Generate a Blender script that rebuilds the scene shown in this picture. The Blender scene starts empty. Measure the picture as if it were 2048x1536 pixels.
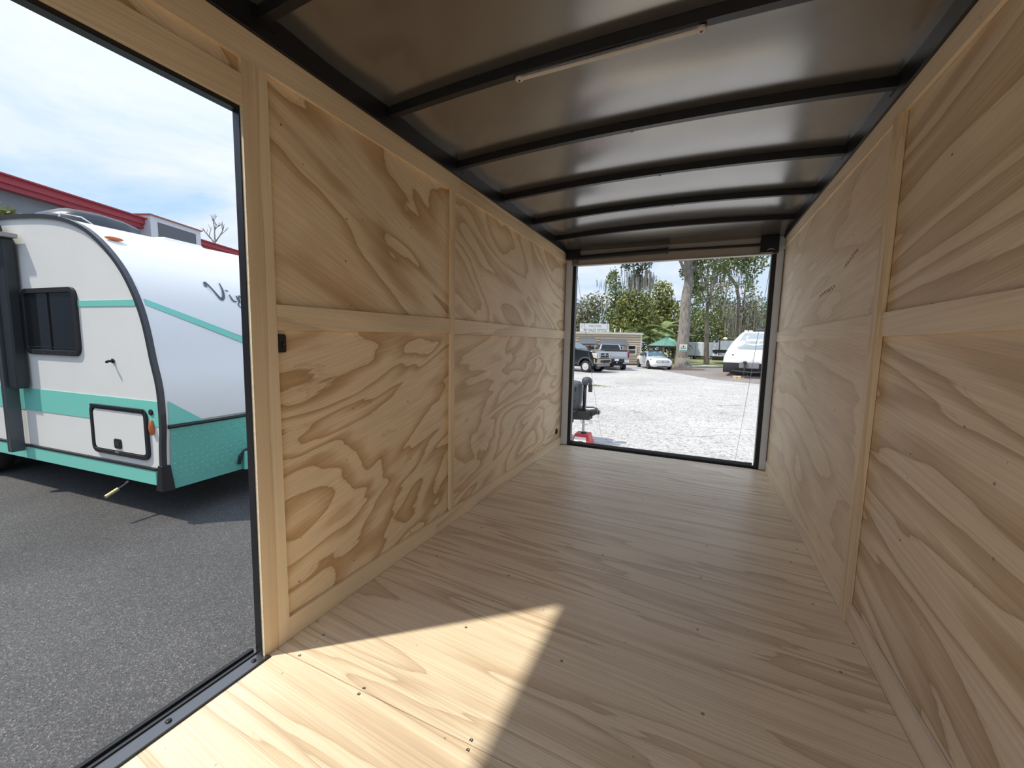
import bpy, bmesh, math, random
from mathutils import Vector, Matrix
import numpy as np
PI = math.pi
sc = bpy.context.scene
COL = sc.collection
random.seed(7)

# ------------------------------------------------------------------ camera
YAW, PITCH, ROLL, FPX = .4283, -.1048, .0205, 805.87
CAM = Vector((1.3609, 0, 1.1603))
cy, sy, cp, sp = math.cos(YAW), math.sin(YAW), math.cos(PITCH), math.sin(PITCH)
FWD = Vector((-sy*cp, cy*cp, sp)); RT0 = Vector((cy, sy, 0)); UP0 = RT0.cross(FWD)
RT = RT0*math.cos(ROLL) + UP0*math.sin(ROLL); UP = -RT0*math.sin(ROLL) + UP0*math.cos(ROLL)
cd = bpy.data.cameras.new('camera'); cam = bpy.data.objects.new('camera', cd); COL.objects.link(cam)
cd.sensor_width = 36; cd.lens = 36*FPX/2048; cd.clip_start = .02; cd.clip_end = 500
mw = Matrix((RT, UP, -FWD)).transposed().to_4x4(); mw.translation = CAM
cam.matrix_world = mw
sc.camera = cam

def at(px, py, depth):
    """world point seen at a photograph pixel, at a given distance along the view axis"""
    return CAM + (RT*((px-1024)/FPX) - UP*((py-768)/FPX) + FWD)*depth

# ------------------------------------------------------------------ world, sun, exposure
w = bpy.data.worlds.new('sky'); sc.world = w; w.use_nodes = True
nt = w.node_tree; nt.nodes.clear()
def N(tree, typ, **kw):
    n = tree.nodes.new(typ)
    for k, v in kw.items():
        if k.startswith('i_'):
            key = k[2:]; n.inputs[int(key) if key.isdigit() else key].default_value = v
        else: setattr(n, k, v)
    return n
def Lk(tree, a, b): tree.links.new(a, b)
tc = N(nt, 'ShaderNodeTexCoord'); sx = N(nt, 'ShaderNodeSeparateXYZ'); Lk(nt, tc.outputs['Generated'], sx.inputs[0])
zc = N(nt, 'ShaderNodeMath', operation='MAXIMUM', i_1=0.0); Lk(nt, sx.outputs[2], zc.inputs[0])
za = N(nt, 'ShaderNodeMath', operation='ADD', i_1=.22); Lk(nt, zc.outputs[0], za.inputs[0])
dx = N(nt, 'ShaderNodeMath', operation='DIVIDE'); Lk(nt, sx.outputs[0], dx.inputs[0]); Lk(nt, za.outputs[0], dx.inputs[1])
dy = N(nt, 'ShaderNodeMath', operation='DIVIDE'); Lk(nt, sx.outputs[1], dy.inputs[0]); Lk(nt, za.outputs[0], dy.inputs[1])
cb = N(nt, 'ShaderNodeCombineXYZ'); Lk(nt, dx.outputs[0], cb.inputs[0]); Lk(nt, dy.outputs[0], cb.inputs[1])
nz = N(nt, 'ShaderNodeTexNoise', i_Scale=1.3, i_Detail=9.0, i_Roughness=.6, i_Distortion=.5); Lk(nt, cb.outputs[0], nz.inputs['Vector'])
rc = N(nt, 'ShaderNodeValToRGB'); rc.color_ramp.elements[0].position = .34; rc.color_ramp.elements[1].position = .66
Lk(nt, nz.outputs['Fac'], rc.inputs[0])
rb = N(nt, 'ShaderNodeValToRGB'); e = rb.color_ramp.elements
e[0].position = 0; e[0].color = (.36, .50, .66, 1); e[1].position = .55; e[1].color = (.24, .37, .60, 1)
Lk(nt, zc.outputs[0], rb.inputs[0])
mx = N(nt, 'ShaderNodeMix', data_type='RGBA'); mx.inputs[7].default_value = (.56, .585, .62, 1)
Lk(nt, rc.outputs[0], mx.inputs[0]); Lk(nt, rb.outputs[0], mx.inputs[6])
el = N(nt, 'ShaderNodeMapRange', i_1=0.0, i_2=1.0, i_3=.82, i_4=1.25); Lk(nt, zc.outputs[0], el.inputs[0])      # cloud layer brightens towards the zenith
bg = N(nt, 'ShaderNodeBackground', i_Strength=1.0); Lk(nt, mx.outputs[2], bg.inputs[0]); Lk(nt, el.outputs[0], bg.inputs[1])
ow = N(nt, 'ShaderNodeOutputWorld'); Lk(nt, bg.outputs[0], ow.inputs[0])

sd = bpy.data.lights.new('sun', 'SUN'); sd.energy = 2.15; sd.angle = math.radians(1.6); sd.color = (1, .93, .80)
sun = bpy.data.objects.new('sun', sd); COL.objects.link(sun)
sun.rotation_euler = Vector((.93, .79, -1.9)).to_track_quat('-Z', 'Y').to_euler()
sun.location = (-20, -17, 40)

vs = sc.view_settings
sc.display_settings.display_device = 'sRGB'
vs.view_transform = 'Standard'; vs.look = 'None'; vs.gamma = 1; vs.use_curve_mapping = False
vs.exposure = 0.88
sc.cycles.use_denoising = True
sc.cycles.max_bounces = 14; sc.cycles.diffuse_bounces = 9; sc.cycles.glossy_bounces = 5
sc.cycles.sample_clamp_indirect = 6

# ------------------------------------------------------------------ materials
MATS = {}
def mat(name, col, rough=.55, metal=0, vary=0, scale=8, bump=0, bscale=None, coat=0, spec=.5, alpha=None, trans=0):
    if name in MATS: return MATS[name]
    m = bpy.data.materials.new(name); m.use_nodes = True; t = m.node_tree
    b = t.nodes['Principled BSDF']
    b.inputs['Base Color'].default_value = (*col, 1); b.inputs['Roughness'].default_value = rough
    b.inputs['Metallic'].default_value = metal; b.inputs['Specular IOR Level'].default_value = spec
    b.inputs['Coat Weight'].default_value = coat; b.inputs['Transmission Weight'].default_value = trans
    if vary or bump:
        c = N(t, 'ShaderNodeTexCoord')
        n = N(t, 'ShaderNodeTexNoise', i_Scale=scale, i_Detail=5.0, i_Roughness=.6); Lk(t, c.outputs['Object'], n.inputs['Vector'])
        if vary:
            r = N(t, 'ShaderNodeValToRGB'); r.color_ramp.elements[0].position = .3; r.color_ramp.elements[1].position = .7
            r.color_ramp.elements[0].color = (*[max(0, x*(1-vary)) for x in col], 1)
            r.color_ramp.elements[1].color = (*[min(1, x*(1+vary)) for x in col], 1)
            Lk(t, n.outputs['Fac'], r.inputs[0]); Lk(t, r.outputs[0], b.inputs['Base Color'])
        if bump:
            n2 = n
            if bscale:
                n2 = N(t, 'ShaderNodeTexNoise', i_Scale=bscale, i_Detail=4.0); Lk(t, c.outputs['Object'], n2.inputs['Vector'])
            bp = N(t, 'ShaderNodeBump', i_Strength=bump, i_Distance=.02); Lk(t, n2.outputs['Fac'], bp.inputs['Height'])
            Lk(t, bp.outputs[0], b.inputs['Normal'])
    MATS[name] = m; return m

def wood(name, along, seed, ku=.55, kv=2.6, K=7.0, light=(.74, .56, .36), dark=(.50, .32, .165), contrast=1.0, slant=0.0, rough=.55, fine=.10, streak=1.0):
    """plywood / pine: growth-ring contours of a stretched noise field. along = axis of the grain"""
    m = bpy.data.materials.new(name); m.use_nodes = True; t = m.node_tree; b = t.nodes['Principled BSDF']
    c = N(t, 'ShaderNodeTexCoord'); s = N(t, 'ShaderNodeSeparateXYZ'); Lk(t, c.outputs['Object'], s.inputs[0])
    ax = 'xyz'.index(along); oth = [i for i in range(3) if i != ax]
    # cross coordinate: sum of the two others (one is ~constant on a board)
    cr = N(t, 'ShaderNodeMath', operation='ADD'); Lk(t, s.outputs[oth[0]], cr.inputs[0]); Lk(t, s.outputs[oth[1]], cr.inputs[1])
    sl = N(t, 'ShaderNodeMath', operation='MULTIPLY_ADD', i_1=slant); Lk(t, s.outputs[ax], sl.inputs[0]); Lk(t, cr.outputs[0], sl.inputs[2])
    u = N(t, 'ShaderNodeMath', operation='MULTIPLY', i_1=ku); Lk(t, s.outputs[ax], u.inputs[0])
    v = N(t, 'ShaderNodeMath', operation='MULTIPLY', i_1=kv); Lk(t, sl.outputs[0], v.inputs[0])
    cv = N(t, 'ShaderNodeCombineXYZ', i_2=seed*7.31); Lk(t, u.outputs[0], cv.inputs[0]); Lk(t, v.outputs[0], cv.inputs[1])
    n1 = N(t, 'ShaderNodeTexNoise', i_Scale=1.0, i_Detail=3.0, i_Roughness=.40, i_Distortion=.55); Lk(t, cv.outputs[0], n1.inputs['Vector'])
    # jagged small edges
    jm = N(t, 'ShaderNodeVectorMath', operation='MULTIPLY'); jm.inputs[1].default_value = (9, 16, 1); Lk(t, cv.outputs[0], jm.inputs[0])
    n2 = N(t, 'ShaderNodeTexNoise', i_Scale=1.0, i_Detail=3.0, i_Roughness=.6); Lk(t, jm.outputs[0], n2.inputs['Vector'])
    k1 = N(t, 'ShaderNodeMath', operation='MULTIPLY', i_1=K); Lk(t, n1.outputs['Fac'], k1.inputs[0])
    k2 = N(t, 'ShaderNodeMath', operation='MULTIPLY_ADD', i_1=.16); Lk(t, n2.outputs['Fac'], k2.inputs[0]); Lk(t, k1.outputs[0], k2.inputs[2])
    k3 = N(t, 'ShaderNodeMath', operation='MULTIPLY_ADD', i_1=.35*streak); Lk(t, v.outputs[0], k3.inputs[0]); Lk(t, k2.outputs[0], k3.inputs[2])
    fr = N(t, 'ShaderNodeMath', operation='FRACT'); Lk(t, k3.outputs[0], fr.inputs[0])
    r = N(t, 'ShaderNodeValToRGB'); cr_ = r.color_ramp; cr_.interpolation = 'LINEAR'
    mid = [light[i]*.55 + dark[i]*.45 for i in range(3)]
    def lerp(a, bb): return (*[a[i]*(1-contrast) + bb[i]*contrast for i in range(3)], 1)
    els = cr_.elements; els[0].position = 0; els[0].color = lerp(light, light); els[1].position = 1.0; els[1].color = lerp(light, mid)
    for p, col in ((.36, light), (.55, [light[i]*.7+dark[i]*.3 for i in range(3)]), (.58, mid), (.86, dark), (.93, [x*.84 for x in dark]), (.965, light)):
        q = els.new(p); q.color = lerp(light, col)
    Lk(t, fr.outputs[0], r.inputs[0])
    # fine fibre streaks and broad tone
    fm = N(t, 'ShaderNodeVectorMath', operation='MULTIPLY'); fm.inputs[1].default_value = (4, 55, 1); Lk(t, cv.outputs[0], fm.inputs[0])
    n3 = N(t, 'ShaderNodeTexNoise', i_Scale=1.0, i_Detail=3.0); Lk(t, fm.outputs[0], n3.inputs['Vector'])
    mr = N(t, 'ShaderNodeMapRange', i_1=.3, i_2=.7, i_3=1-fine, i_4=1+fine); Lk(t, n3.outputs['Fac'], mr.inputs[0])
    n4 = N(t, 'ShaderNodeTexNoise', i_Scale=1.7, i_Detail=2.0); Lk(t, c.outputs['Object'], n4.inputs['Vector'])
    mr2 = N(t, 'ShaderNodeMapRange', i_1=.3, i_2=.7, i_3=.93, i_4=1.07); Lk(t, n4.outputs['Fac'], mr2.inputs[0])
    mm = N(t, 'ShaderNodeMath', operation='MULTIPLY'); Lk(t, mr.outputs[0], mm.inputs[0]); Lk(t, mr2.outputs[0], mm.inputs[1])
    # specks (pitch marks)
    n5 = N(t, 'ShaderNodeTexVoronoi', i_Scale=11.0); Lk(t, c.outputs['Object'], n5.inputs['Vector'])
    mr3 = N(t, 'ShaderNodeMapRange', i_1=.028, i_2=.05, i_3=.55, i_4=1.0); Lk(t, n5.outputs['Distance'], mr3.inputs[0])
    mm2 = N(t, 'ShaderNodeMath', operation='MULTIPLY'); Lk(t, mm.outputs[0], mm2.inputs[0]); Lk(t, mr3.outputs[0], mm2.inputs[1])
    mc = N(t, 'ShaderNodeVectorMath', operation='SCALE'); Lk(t, r.outputs[0], mc.inputs[0]); Lk(t, mm2.outputs[0], mc.inputs['Scale'])
    Lk(t, mc.outputs[0], b.inputs['Base Color'])
    b.inputs['Roughness'].default_value = rough; b.inputs['Specular IOR Level'].default_value = .6 if rough < .4 else .35
    bp = N(t, 'ShaderNodeBump', i_Strength=.08, i_Distance=.004); Lk(t, n3.outputs['Fac'], bp.inputs['Height']); Lk(t, bp.outputs[0], b.inputs['Normal'])
    return m

def asphalt(name, base, lightc, darkc, scale, bump, patch=.25, crack=0):
    m = bpy.data.materials.new(name); m.use_nodes = True; t = m.node_tree; b = t.nodes['Principled BSDF']
    c = N(t, 'ShaderNodeTexCoord')
    v = N(t, 'ShaderNodeTexVoronoi', i_Scale=scale); Lk(t, c.outputs['Object'], v.inputs['Vector'])
    sp_ = N(t, 'ShaderNodeSeparateColor'); Lk(t, v.outputs['Color'], sp_.inputs[0])
    r = N(t, 'ShaderNodeValToRGB'); e = r.color_ramp.elements
    e[0].position = 0; e[0].color = (*darkc, 1); e[1].position = 1; e[1].color = (*lightc, 1)
    q = e.new(.35); q.color = (*base, 1); q = e.new(.8); q.color = (*base, 1)
    Lk(t, sp_.outputs[0], r.inputs[0])
    n = N(t, 'ShaderNodeTexNoise', i_Scale=.55, i_Detail=6.0, i_Roughness=.55); Lk(t, c.outputs['Object'], n.inputs['Vector'])
    mr = N(t, 'ShaderNodeMapRange', i_1=.3, i_2=.7, i_3=1-patch, i_4=1+patch); Lk(t, n.outputs['Fac'], mr.inputs[0])
    mc = N(t, 'ShaderNodeVectorMath', operation='SCALE'); Lk(t, r.outputs[0], mc.inputs[0]); Lk(t, mr.outputs[0], mc.inputs['Scale'])
    last = mc.outputs[0]
    if crack:
        # tyre scuffs / creases: thin contour lines of a stretched noise
        mp = N(t, 'ShaderNodeMapping'); mp.inputs['Rotation'].default_value = (0, 0, .5); mp.inputs['Scale'].default_value = (.12, .5, 1); Lk(t, c.outputs['Object'], mp.inputs[0])
        n2 = N(t, 'ShaderNodeTexNoise', i_Scale=1.0, i_Detail=1.5, i_Distortion=.3); Lk(t, mp.outputs[0], n2.inputs['Vector'])
        k = N(t, 'ShaderNodeMath', operation='MULTIPLY', i_1=9.0); Lk(t, n2.outputs['Fac'], k.inputs[0])
        f = N(t, 'ShaderNodeMath', operation='PINGPONG', i_1=1.0); Lk(t, k.outputs[0], f.inputs[0])
        m3 = N(t, 'ShaderNodeMapRange', i_1=0.0, i_2=.06, i_3=1-crack, i_4=1.0); Lk(t, f.outputs[0], m3.inputs[0])
        m4 = N(t, 'ShaderNodeVectorMath', operation='SCALE'); Lk(t, last, m4.inputs[0]); Lk(t, m3.outputs[0], m4.inputs['Scale']); last = m4.outputs[0]
    Lk(t, last, b.inputs['Base Color']); b.inputs['Roughness'].default_value = .85
    bp = N(t, 'ShaderNodeBump', i_Strength=bump, i_Distance=.012); Lk(t, v.outputs['Distance'], bp.inputs['Height']); Lk(t, bp.outputs[0], b.inputs['Normal'])
    return m

# ------------------------------------------------------------------ mesh helpers
class MB:
    def __init__(s): s.v = []; s.f = []
    def add(s, vs, fs):
        o = len(s.v); s.v += [tuple(p) for p in vs]; s.f += [tuple(i+o for i in f) for f in fs]; return s
    def box(s, a, b):
        x0, y0, z0 = [min(a[i], b[i]) for i in range(3)]; x1, y1, z1 = [max(a[i], b[i]) for i in range(3)]
        return s.add([(x0,y0,z0),(x1,y0,z0),(x1,y1,z0),(x0,y1,z0),(x0,y0,z1),(x1,y0,z1),(x1,y1,z1),(x0,y1,z1)],
                     [(0,3,2,1),(4,5,6,7),(0,1,5,4),(1,2,6,5),(2,3,7,6),(3,0,4,7)])
    def hexa(s, p):   # 8 points: bottom 4 ccw, top 4 ccw
        return s.add(p, [(0,3,2,1),(4,5,6,7),(0,1,5,4),(1,2,6,5),(2,3,7,6),(3,0,4,7)])
    def prism(s, poly, axis, a, b):
        """poly 2d in the other two axes (in xyz order); extruded from a to b along axis"""
        def P(q, t):
            if axis == 'x': return (t, q[0], q[1])
            if axis == 'y': return (q[0], t, q[1])
            return (q[0], q[1], t)
        n = len(poly); vs = [P(q, a) for q in poly] + [P(q, b) for q in poly]
        fs = [(i, (i+1) % n, n+(i+1) % n, n+i) for i in range(n)] + [tuple(range(n))[::-1], tuple(range(n, 2*n))]
        return s.add(vs, fs)
    def tube(s, pts, r, seg=8, cap=True):
        pts = [Vector(p) for p in pts]; rs = r if isinstance(r, (list, tuple)) else [r]*len(pts)
        o = len(s.v); ref = None
        for i, p in enumerate(pts):
            d = (pts[min(i+1, len(pts)-1)] - pts[max(i-1, 0)])
            d = d.normalized() if d.length > 1e-9 else Vector((0,0,1))
            if ref is None:
                ref = Vector((0,0,1)) if abs(d.z) < .9 else Vector((1,0,0))
            a = d.cross(ref); a = a.normalized() if a.length > 1e-6 else d.orthogonal().normalized()
            b = d.cross(a).normalized(); ref = -b if False else ref
            for k in range(seg):
                t = 2*PI*k/seg; q = p + (a*math.cos(t) + b*math.sin(t))*rs[i]; s.v.append(tuple(q))
        for i in range(len(pts)-1):
            for k in range(seg):
                k2 = (k+1) % seg
                s.f.append((o+i*seg+k, o+i*seg+k2, o+(i+1)*seg+k2, o+(i+1)*seg+k))
        if cap:
            s.f.append(tuple(o+k for k in range(seg))[::-1]); s.f.append(tuple(o+(len(pts)-1)*seg+k for k in range(seg)))
        return s
    def lathe(s, prof, c, axis='z', seg=20):
        """prof list of (r, h) along the axis from c"""
        o = len(s.v)
        for r_, h in prof:
            for k in range(seg):
                t = 2*PI*k/seg; a, b = r_*math.cos(t), r_*math.sin(t)
                q = (a, b, h) if axis == 'z' else ((h, a, b) if axis == 'x' else (b, h, a))
                s.v.append((c[0]+q[0], c[1]+q[1], c[2]+q[2]))
        for i in range(len(prof)-1):
            for k in range(seg):
                k2 = (k+1) % seg; s.f.append((o+i*seg+k, o+i*seg+k2, o+(i+1)*seg+k2, o+(i+1)*seg+k))
        s.f.append(tuple(o+k for k in range(seg))[::-1]); s.f.append(tuple(o+(len(prof)-1)*seg+k for k in range(seg)))
        return s
    def rrect(s, axis, u0, v0, u1, v1, rad, a, b, seg=5):
        poly = []
        for cx, cy_, st in ((u1-rad, v0+rad, -90), (u1-rad, v1-rad, 0), (u0+rad, v1-rad, 90), (u0+rad, v0+rad, 180)):
            for k in range(seg+1):
                t = math.radians(st + 90*k/seg); poly.append((cx+rad*math.cos(t), cy_+rad*math.sin(t)))
        return s.prism(poly, axis, a, b)
    def rring(s, axis, u0, v0, u1, v1, rad, wd, a, b, seg=5):
        """rounded rectangular frame of band width wd"""
        def P(q, t): return (t, q[0], q[1]) if axis == 'x' else ((q[0], t, q[1]) if axis == 'y' else (q[0], q[1], t))
        loops = []
        for off in (0, wd):
            poly = []; r2 = max(rad-off, .004)
            for cx, cy_, st in ((u1-off-r2, v0+off+r2, -90), (u1-off-r2, v1-off-r2, 0), (u0+off+r2, v1-off-r2, 90), (u0+off+r2, v0+off+r2, 180)):
                for k in range(seg+1):
                    t = math.radians(st + 90*k/seg); poly.append((cx+r2*math.cos(t), cy_+r2*math.sin(t)))
            loops.append(poly)
        n = len(loops[0]); o = len(s.v)
        for t in (a, b):
            for lp in loops: s.v += [P(q, t) for q in lp]
        for i in range(n):
            j = (i+1) % n
            s.f += [(o+i, o+j, o+n+j, o+n+i), (o+2*n+i, o+3*n+i, o+3*n+j, o+2*n+j), (o+i, o+2*n+i, o+2*n+j, o+j), (o+n+i, o+n+j, o+3*n+j, o+3*n+i)]
        return s
    def ribbon(s, pts, wd, place, th=.003):
        """flat stroke: pts 2d, wd width or list; place(u, v, h) -> xyz"""
        n = len(pts); ws = wd if isinstance(wd, (list, tuple)) else [wd]*n; o = len(s.v)
        for i, p in enumerate(pts):
            a, b = pts[max(i-1, 0)], pts[min(i+1, n-1)]; dx_, dy_ = b[0]-a[0], b[1]-a[1]; l = math.hypot(dx_, dy_) or 1
            nx, ny = -dy_/l*ws[i]/2, dx_/l*ws[i]/2
            s.v += [tuple(place(p[0]+nx, p[1]+ny, th)), tuple(place(p[0]-nx, p[1]-ny, th)), tuple(place(p[0]+nx, p[1]+ny, 0)), tuple(place(p[0]-nx, p[1]-ny, 0))]
        for i in range(n-1):
            q = o+4*i; s.f += [(q, q+1, q+5, q+4), (q, q+4, q+6, q+2), (q+1, q+3, q+7, q+5)]
        return s
    def blob(s, c, r, seg=10, rings=6):
        c = Vector(c); o = len(s.v); r = r if isinstance(r, (tuple, list)) else (r, r, r)
        for i in range(rings+1):
            ph = PI*i/rings
            for k in range(seg):
                t = 2*PI*k/seg; s.v.append((c.x+r[0]*math.sin(ph)*math.cos(t), c.y+r[1]*math.sin(ph)*math.sin(t), c.z+r[2]*math.cos(ph)))
        for i in range(rings):
            for k in range(seg):
                k2 = (k+1) % seg; s.f.append((o+i*seg+k, o+(i+1)*seg+k, o+(i+1)*seg+k2, o+i*seg+k2))
        return s
    def mesh(s, name, m, smooth=False, fix=True):
        me = bpy.data.meshes.new(name); me.from_pydata(s.v, [], s.f); me.update()
        if fix:
            bm = bmesh.new(); bm.from_mesh(me); bmesh.ops.remove_doubles(bm, verts=bm.verts, dist=1e-6); bmesh.ops.recalc_face_normals(bm, faces=bm.faces); bm.to_mesh(me); bm.free()
        if smooth:
            me.polygons.foreach_set('use_smooth', [True]*len(me.polygons))
        if m: me.materials.append(m)
        return me
    def build(s, name, m, parent=None, smooth=False, bevel=0, sub=0, kind=None, label=None, fix=True, autos=None):
        return link(name, s.mesh(name, m, smooth or autos is not None, fix), parent, bevel, sub, kind, label, autos)
def link(name, me, parent=None, bevel=0, sub=0, kind=None, label=None, autos=None):
    o = bpy.data.objects.new(name, me); COL.objects.link(o)
    if parent: o.parent = parent
    if autos is not None: sharp(me, autos)
    if bevel:
        b = o.modifiers.new('bevel', 'BEVEL'); b.width = bevel; b.segments = 2; b.limit_method = 'ANGLE'; b.angle_limit = math.radians(40)
    if sub:
        b = o.modifiers.new('sub', 'SUBSURF'); b.levels = sub; b.render_levels = sub
    if kind: o['kind'] = kind
    if label: o['label'] = label
    return o
def sharp(me, deg):
    bm = bmesh.new(); bm.from_mesh(me); lim = math.radians(deg)
    for e in bm.edges:
        e.smooth = len(e.link_faces) == 2 and e.calc_face_angle(0) < lim
    bm.to_mesh(me); bm.free()
def tag(o, label, cat, group=None):
    o['label'] = label; o['category'] = cat
    if group: o['group'] = group
    return o
def struct(o): o['kind'] = 'structure'; return o
def empty(name, loc=(0,0,0), rz=0):
    o = bpy.data.objects.new(name, None); COL.objects.link(o); o.location = loc; o.rotation_euler = (0, 0, rz); o.empty_display_size = .2
    return o
def thing(name, label, cat, loc=(0,0,0), rz=0, group=None): return tag(empty(name, loc, rz), label, cat, group)
def box(name, a, b, m, parent=None, bevel=0, **k): return MB().box(a, b).build(name, m, parent, bevel=bevel, **k)
def text_mesh(txt, size, m, place, depth=.004, sx_=1.0, align='CENTER'):
    cu = bpy.data.curves.new('t', 'FONT'); cu.body = txt; cu.size = size; cu.extrude = depth/2; cu.align_x = align; cu.align_y = 'CENTER'; cu.resolution_u = 2
    ob = bpy.data.objects.new('t', cu); COL.objects.link(ob)
    dg = bpy.context.evaluated_depsgraph_get(); me = bpy.data.meshes.new_from_object(ob.evaluated_get(dg))
    bpy.data.objects.remove(ob); bpy.data.curves.remove(cu)
    for v in me.vertices: v.co = Vector(place(v.co.x*sx_, v.co.y, v.co.z))
    me.materials.clear(); me.materials.append(m); return me

# ------------------------------------------------------------------ common materials
M_black = mat('black_steel', (.012, .012, .014), .38, .0, spec=.5)
M_blackm = mat('black_plastic', (.014, .014, .016), .5)
M_rubber = mat('rubber', (.02, .02, .022), .8)
M_alu = mat('bare_aluminium', (.55, .56, .58), .35, .9)
M_steel = mat('screw_steel', (.35, .34, .33), .35, .9)
M_skin = mat('outer_skin_white', (.75, .75, .75), .4)
M_grey = mat('grey_painted_jamb', (.78, .86, .98), .4)
M_ceil = mat('ceiling_sheet', (.33, .32, .31), .20, .78, vary=.05, scale=3)
M_white = mat('white_paint', (.80, .80, .79), .35, coat=.3)
M_glass = mat('dark_glass', (.012, .014, .016), .06, spec=.6)
M_chrome = mat('chrome', (.75, .76, .78), .15, 1)
GZ = -.6          # ground level; the trailer floor is z = 0
W = 2.0088; D = 4.366

# ================================================================== TRAILER INTERIOR
# ---- floor
M_deck = mat('deck_steel', (.03, .03, .032), .6)
floor = struct(box('floor', (-.03, -.9, -.12), (W+.03, D+.02, -.02), M_deck))
seams = [-.9, -.31, .912, 2.132, 3.347, D+.0]
for i in range(5):
    m = wood('floor_plywood_%d' % i, 'x', 3+i, ku=.5, kv=6.0, K=7.0, light=(.87, .72, .52), dark=(.66, .50, .325), contrast=.8, slant=.06, rough=.39, fine=.15, streak=.25)
    box('plywood_sheet', (.001, seams[i]+.0018, -.019), (W-.001, seams[i+1]-.0018, 0), m, floor)
def screw_mesh(r):
    mb = MB().lathe([(r, 0), (r*.98, .0008), (r*.75, .0012), (r*.3, .0011), (r*.25, .0004), (.0003, .0003)], (0,0,0), 'z', 10)
    return mb.mesh('screw', M_steel, True)
scr = screw_mesh(.0058)
for x, y in ((.420,.922),(.421,.898),(.831,.925),(.837,.896),(.105,.925),(.575,1.319),(.979,1.324),(1.432,1.728),(1.447,1.317),(.956,2.142),(1.479,2.513),(1.901,1.718),(1.894,2.530),(1.956,2.716),(1.91,2.145),(1.054,3.085),(.72,2.726),(1.994,1.917),(.096,1.037),(.574,2.89),(1.551,3.336),(1.448,2.145),(.45,3.36),(1.05,3.36),(.2,2.12),(.5,3.75),(1.4,3.75),(.15,1.72),(.575,1.728)):
    o = link('screw', scr, floor); o.location = (x, y, 0)

# ---- left wall: outer skin with the doorway left open, boards and sheets as parts
DY0, DY1, DZ = -.06, .8640, 1.888      # side doorway
mb = MB()
mb.box((-.05, DY1+.036, -.12), (-.03, D+.06, 2.24)); mb.box((-.05, -.9, -.12), (-.03, DY0-.03, 2.24)); mb.box((-.05, DY0-.03, DZ+.03), (-.03, DY1+.03, 2.24))
wl = struct(mb.build('wall_left', M_skin))
PX = -.016
def sheet(name, parent, wallx, y0, y1, z0, z1, m, th=.012, sgn=-1):
    return box(name, (wallx, y0, z0), (wallx + sgn*th, y1, z1), m, parent)
Lt, Dk = (.89, .71, .47), (.62, .40, .20)
wl_m = [wood('plywood_left_upper_near', 'y', 1.3, .95, 2.2, 7.0, Lt, Dk, .95, .45),
        wood('plywood_left_lower_near', 'y', 2.9, 1.0, 2.9, 11.0, Lt, Dk, .95, -.25),
        wood('plywood_left_upper_far', 'y', 4.1, .9, 2.6, 8.0, Lt, Dk, .7, .3),
        wood('plywood_left_lower_far', 'y', 5.7, .9, 2.8, 9.0, Lt, Dk, .75, -.2)]
sheet('plywood_sheet', wl, PX, .95, 2.11, 1.235, 2.06, wl_m[0]); sheet('plywood_sheet', wl, PX, .95, 2.11, .02, 1.233, wl_m[1])
sheet('plywood_sheet', wl, PX, 2.112, D, 1.235, 2.06, wl_m[2]); sheet('plywood_sheet', wl, PX, 2.112, D, .02, 1.233, wl_m[3])
Bl, Bd = (.89, .725, .49), (.71, .52, .31)
w_post = wood('pine_post', 'z', 8.3, .35, 9, 3.2, Bl, Bd, .7, 0, fine=.06)
w_b = [wood('pine_board_%d' % i, 'y', 10+i*1.7, .5, 5, 3.5, Bl, Bd, .6, .05*(-1)**i) for i in range(4)]
w_r = [wood('pale_board_%d' % i, 'y', 50+i*1.7, .5, 5, 3.5, (.92, .78, .59), (.78, .61, .42), .5, .05*(-1)**i) for i in range(2)]
w_v = wood('pine_batten', 'z', 21.5, .4, 7, 3, Bl, Bd, .5)
M_plyedge = mat('plywood_edge', (.78, .66, .47), .7, vary=.15, scale=60)
def board(name, parent, pts, x_face, th, m):      # pts = [(y,z)*4] ccw
    sg = -1 if th > 0 else 1
    lo = [(x_face-th, y, z) for y, z in pts]; hi = [(x_face, y, z) for y, z in pts]
    mb = MB(); mb.add(lo+hi, [(0,3,2,1),(4,5,6,7),(0,1,5,4),(1,2,6,5),(2,3,7,6),(3,0,4,7)])
    return mb.build(name, m, parent)
def rect(y0, z0, y1, z1): return [(y0, z0), (y1, z0), (y1, z1), (y0, z1)]
post = board('door_post', wl, [(.868, 0), (.966, 0), (.963, 2.033), (.879, 2.033)], 0, .012, w_post)
MB().hexa([(-.013, .8655, 0), (0, .8655, 0), (0, .8678, 0), (-.013, .8678, 0), (-.013, .8765, 2.033), (0, .8765, 2.033), (0, .8788, 2.033), (-.013, .8788, 2.033)]).build('post_edge', M_plyedge, wl)
board('batten', wl, rect(2.072, .09, 2.115, 2.035), .004, .018, w_v)
board('mid_rail', wl, [(.9655, 1.184), (2.072, 1.2015), (2.072, 1.289), (.9655, 1.274)], 0, .012, w_b[0])
board('mid_rail', wl, [(2.1155, 1.2015), (D, 1.207), (D, 1.289), (2.1155, 1.289)], 0, .012, w_b[1])
board('baseboard', wl, rect(.9665, 0, 1.924, .088), .0, .014, w_b[2]); board('baseboard', wl, rect(1.9255, 0, D, .088), .0, .014, w_b[3])
board('top_board', wl, rect(-.9, 2.0335, 2.166, 2.127), .0, .014, w_b[1]); board('top_board', wl, rect(2.168, 2.0335, D, 2.127), .0, .014, w_b[2])
board('header_board', wl, rect(-.5, DZ+.002, .877, 1.981), .002, .016, w_b[3]); sheet('header_sheet', wl, -.012, -.5, .878, 1.982, 2.05, wl_m[0])
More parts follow.
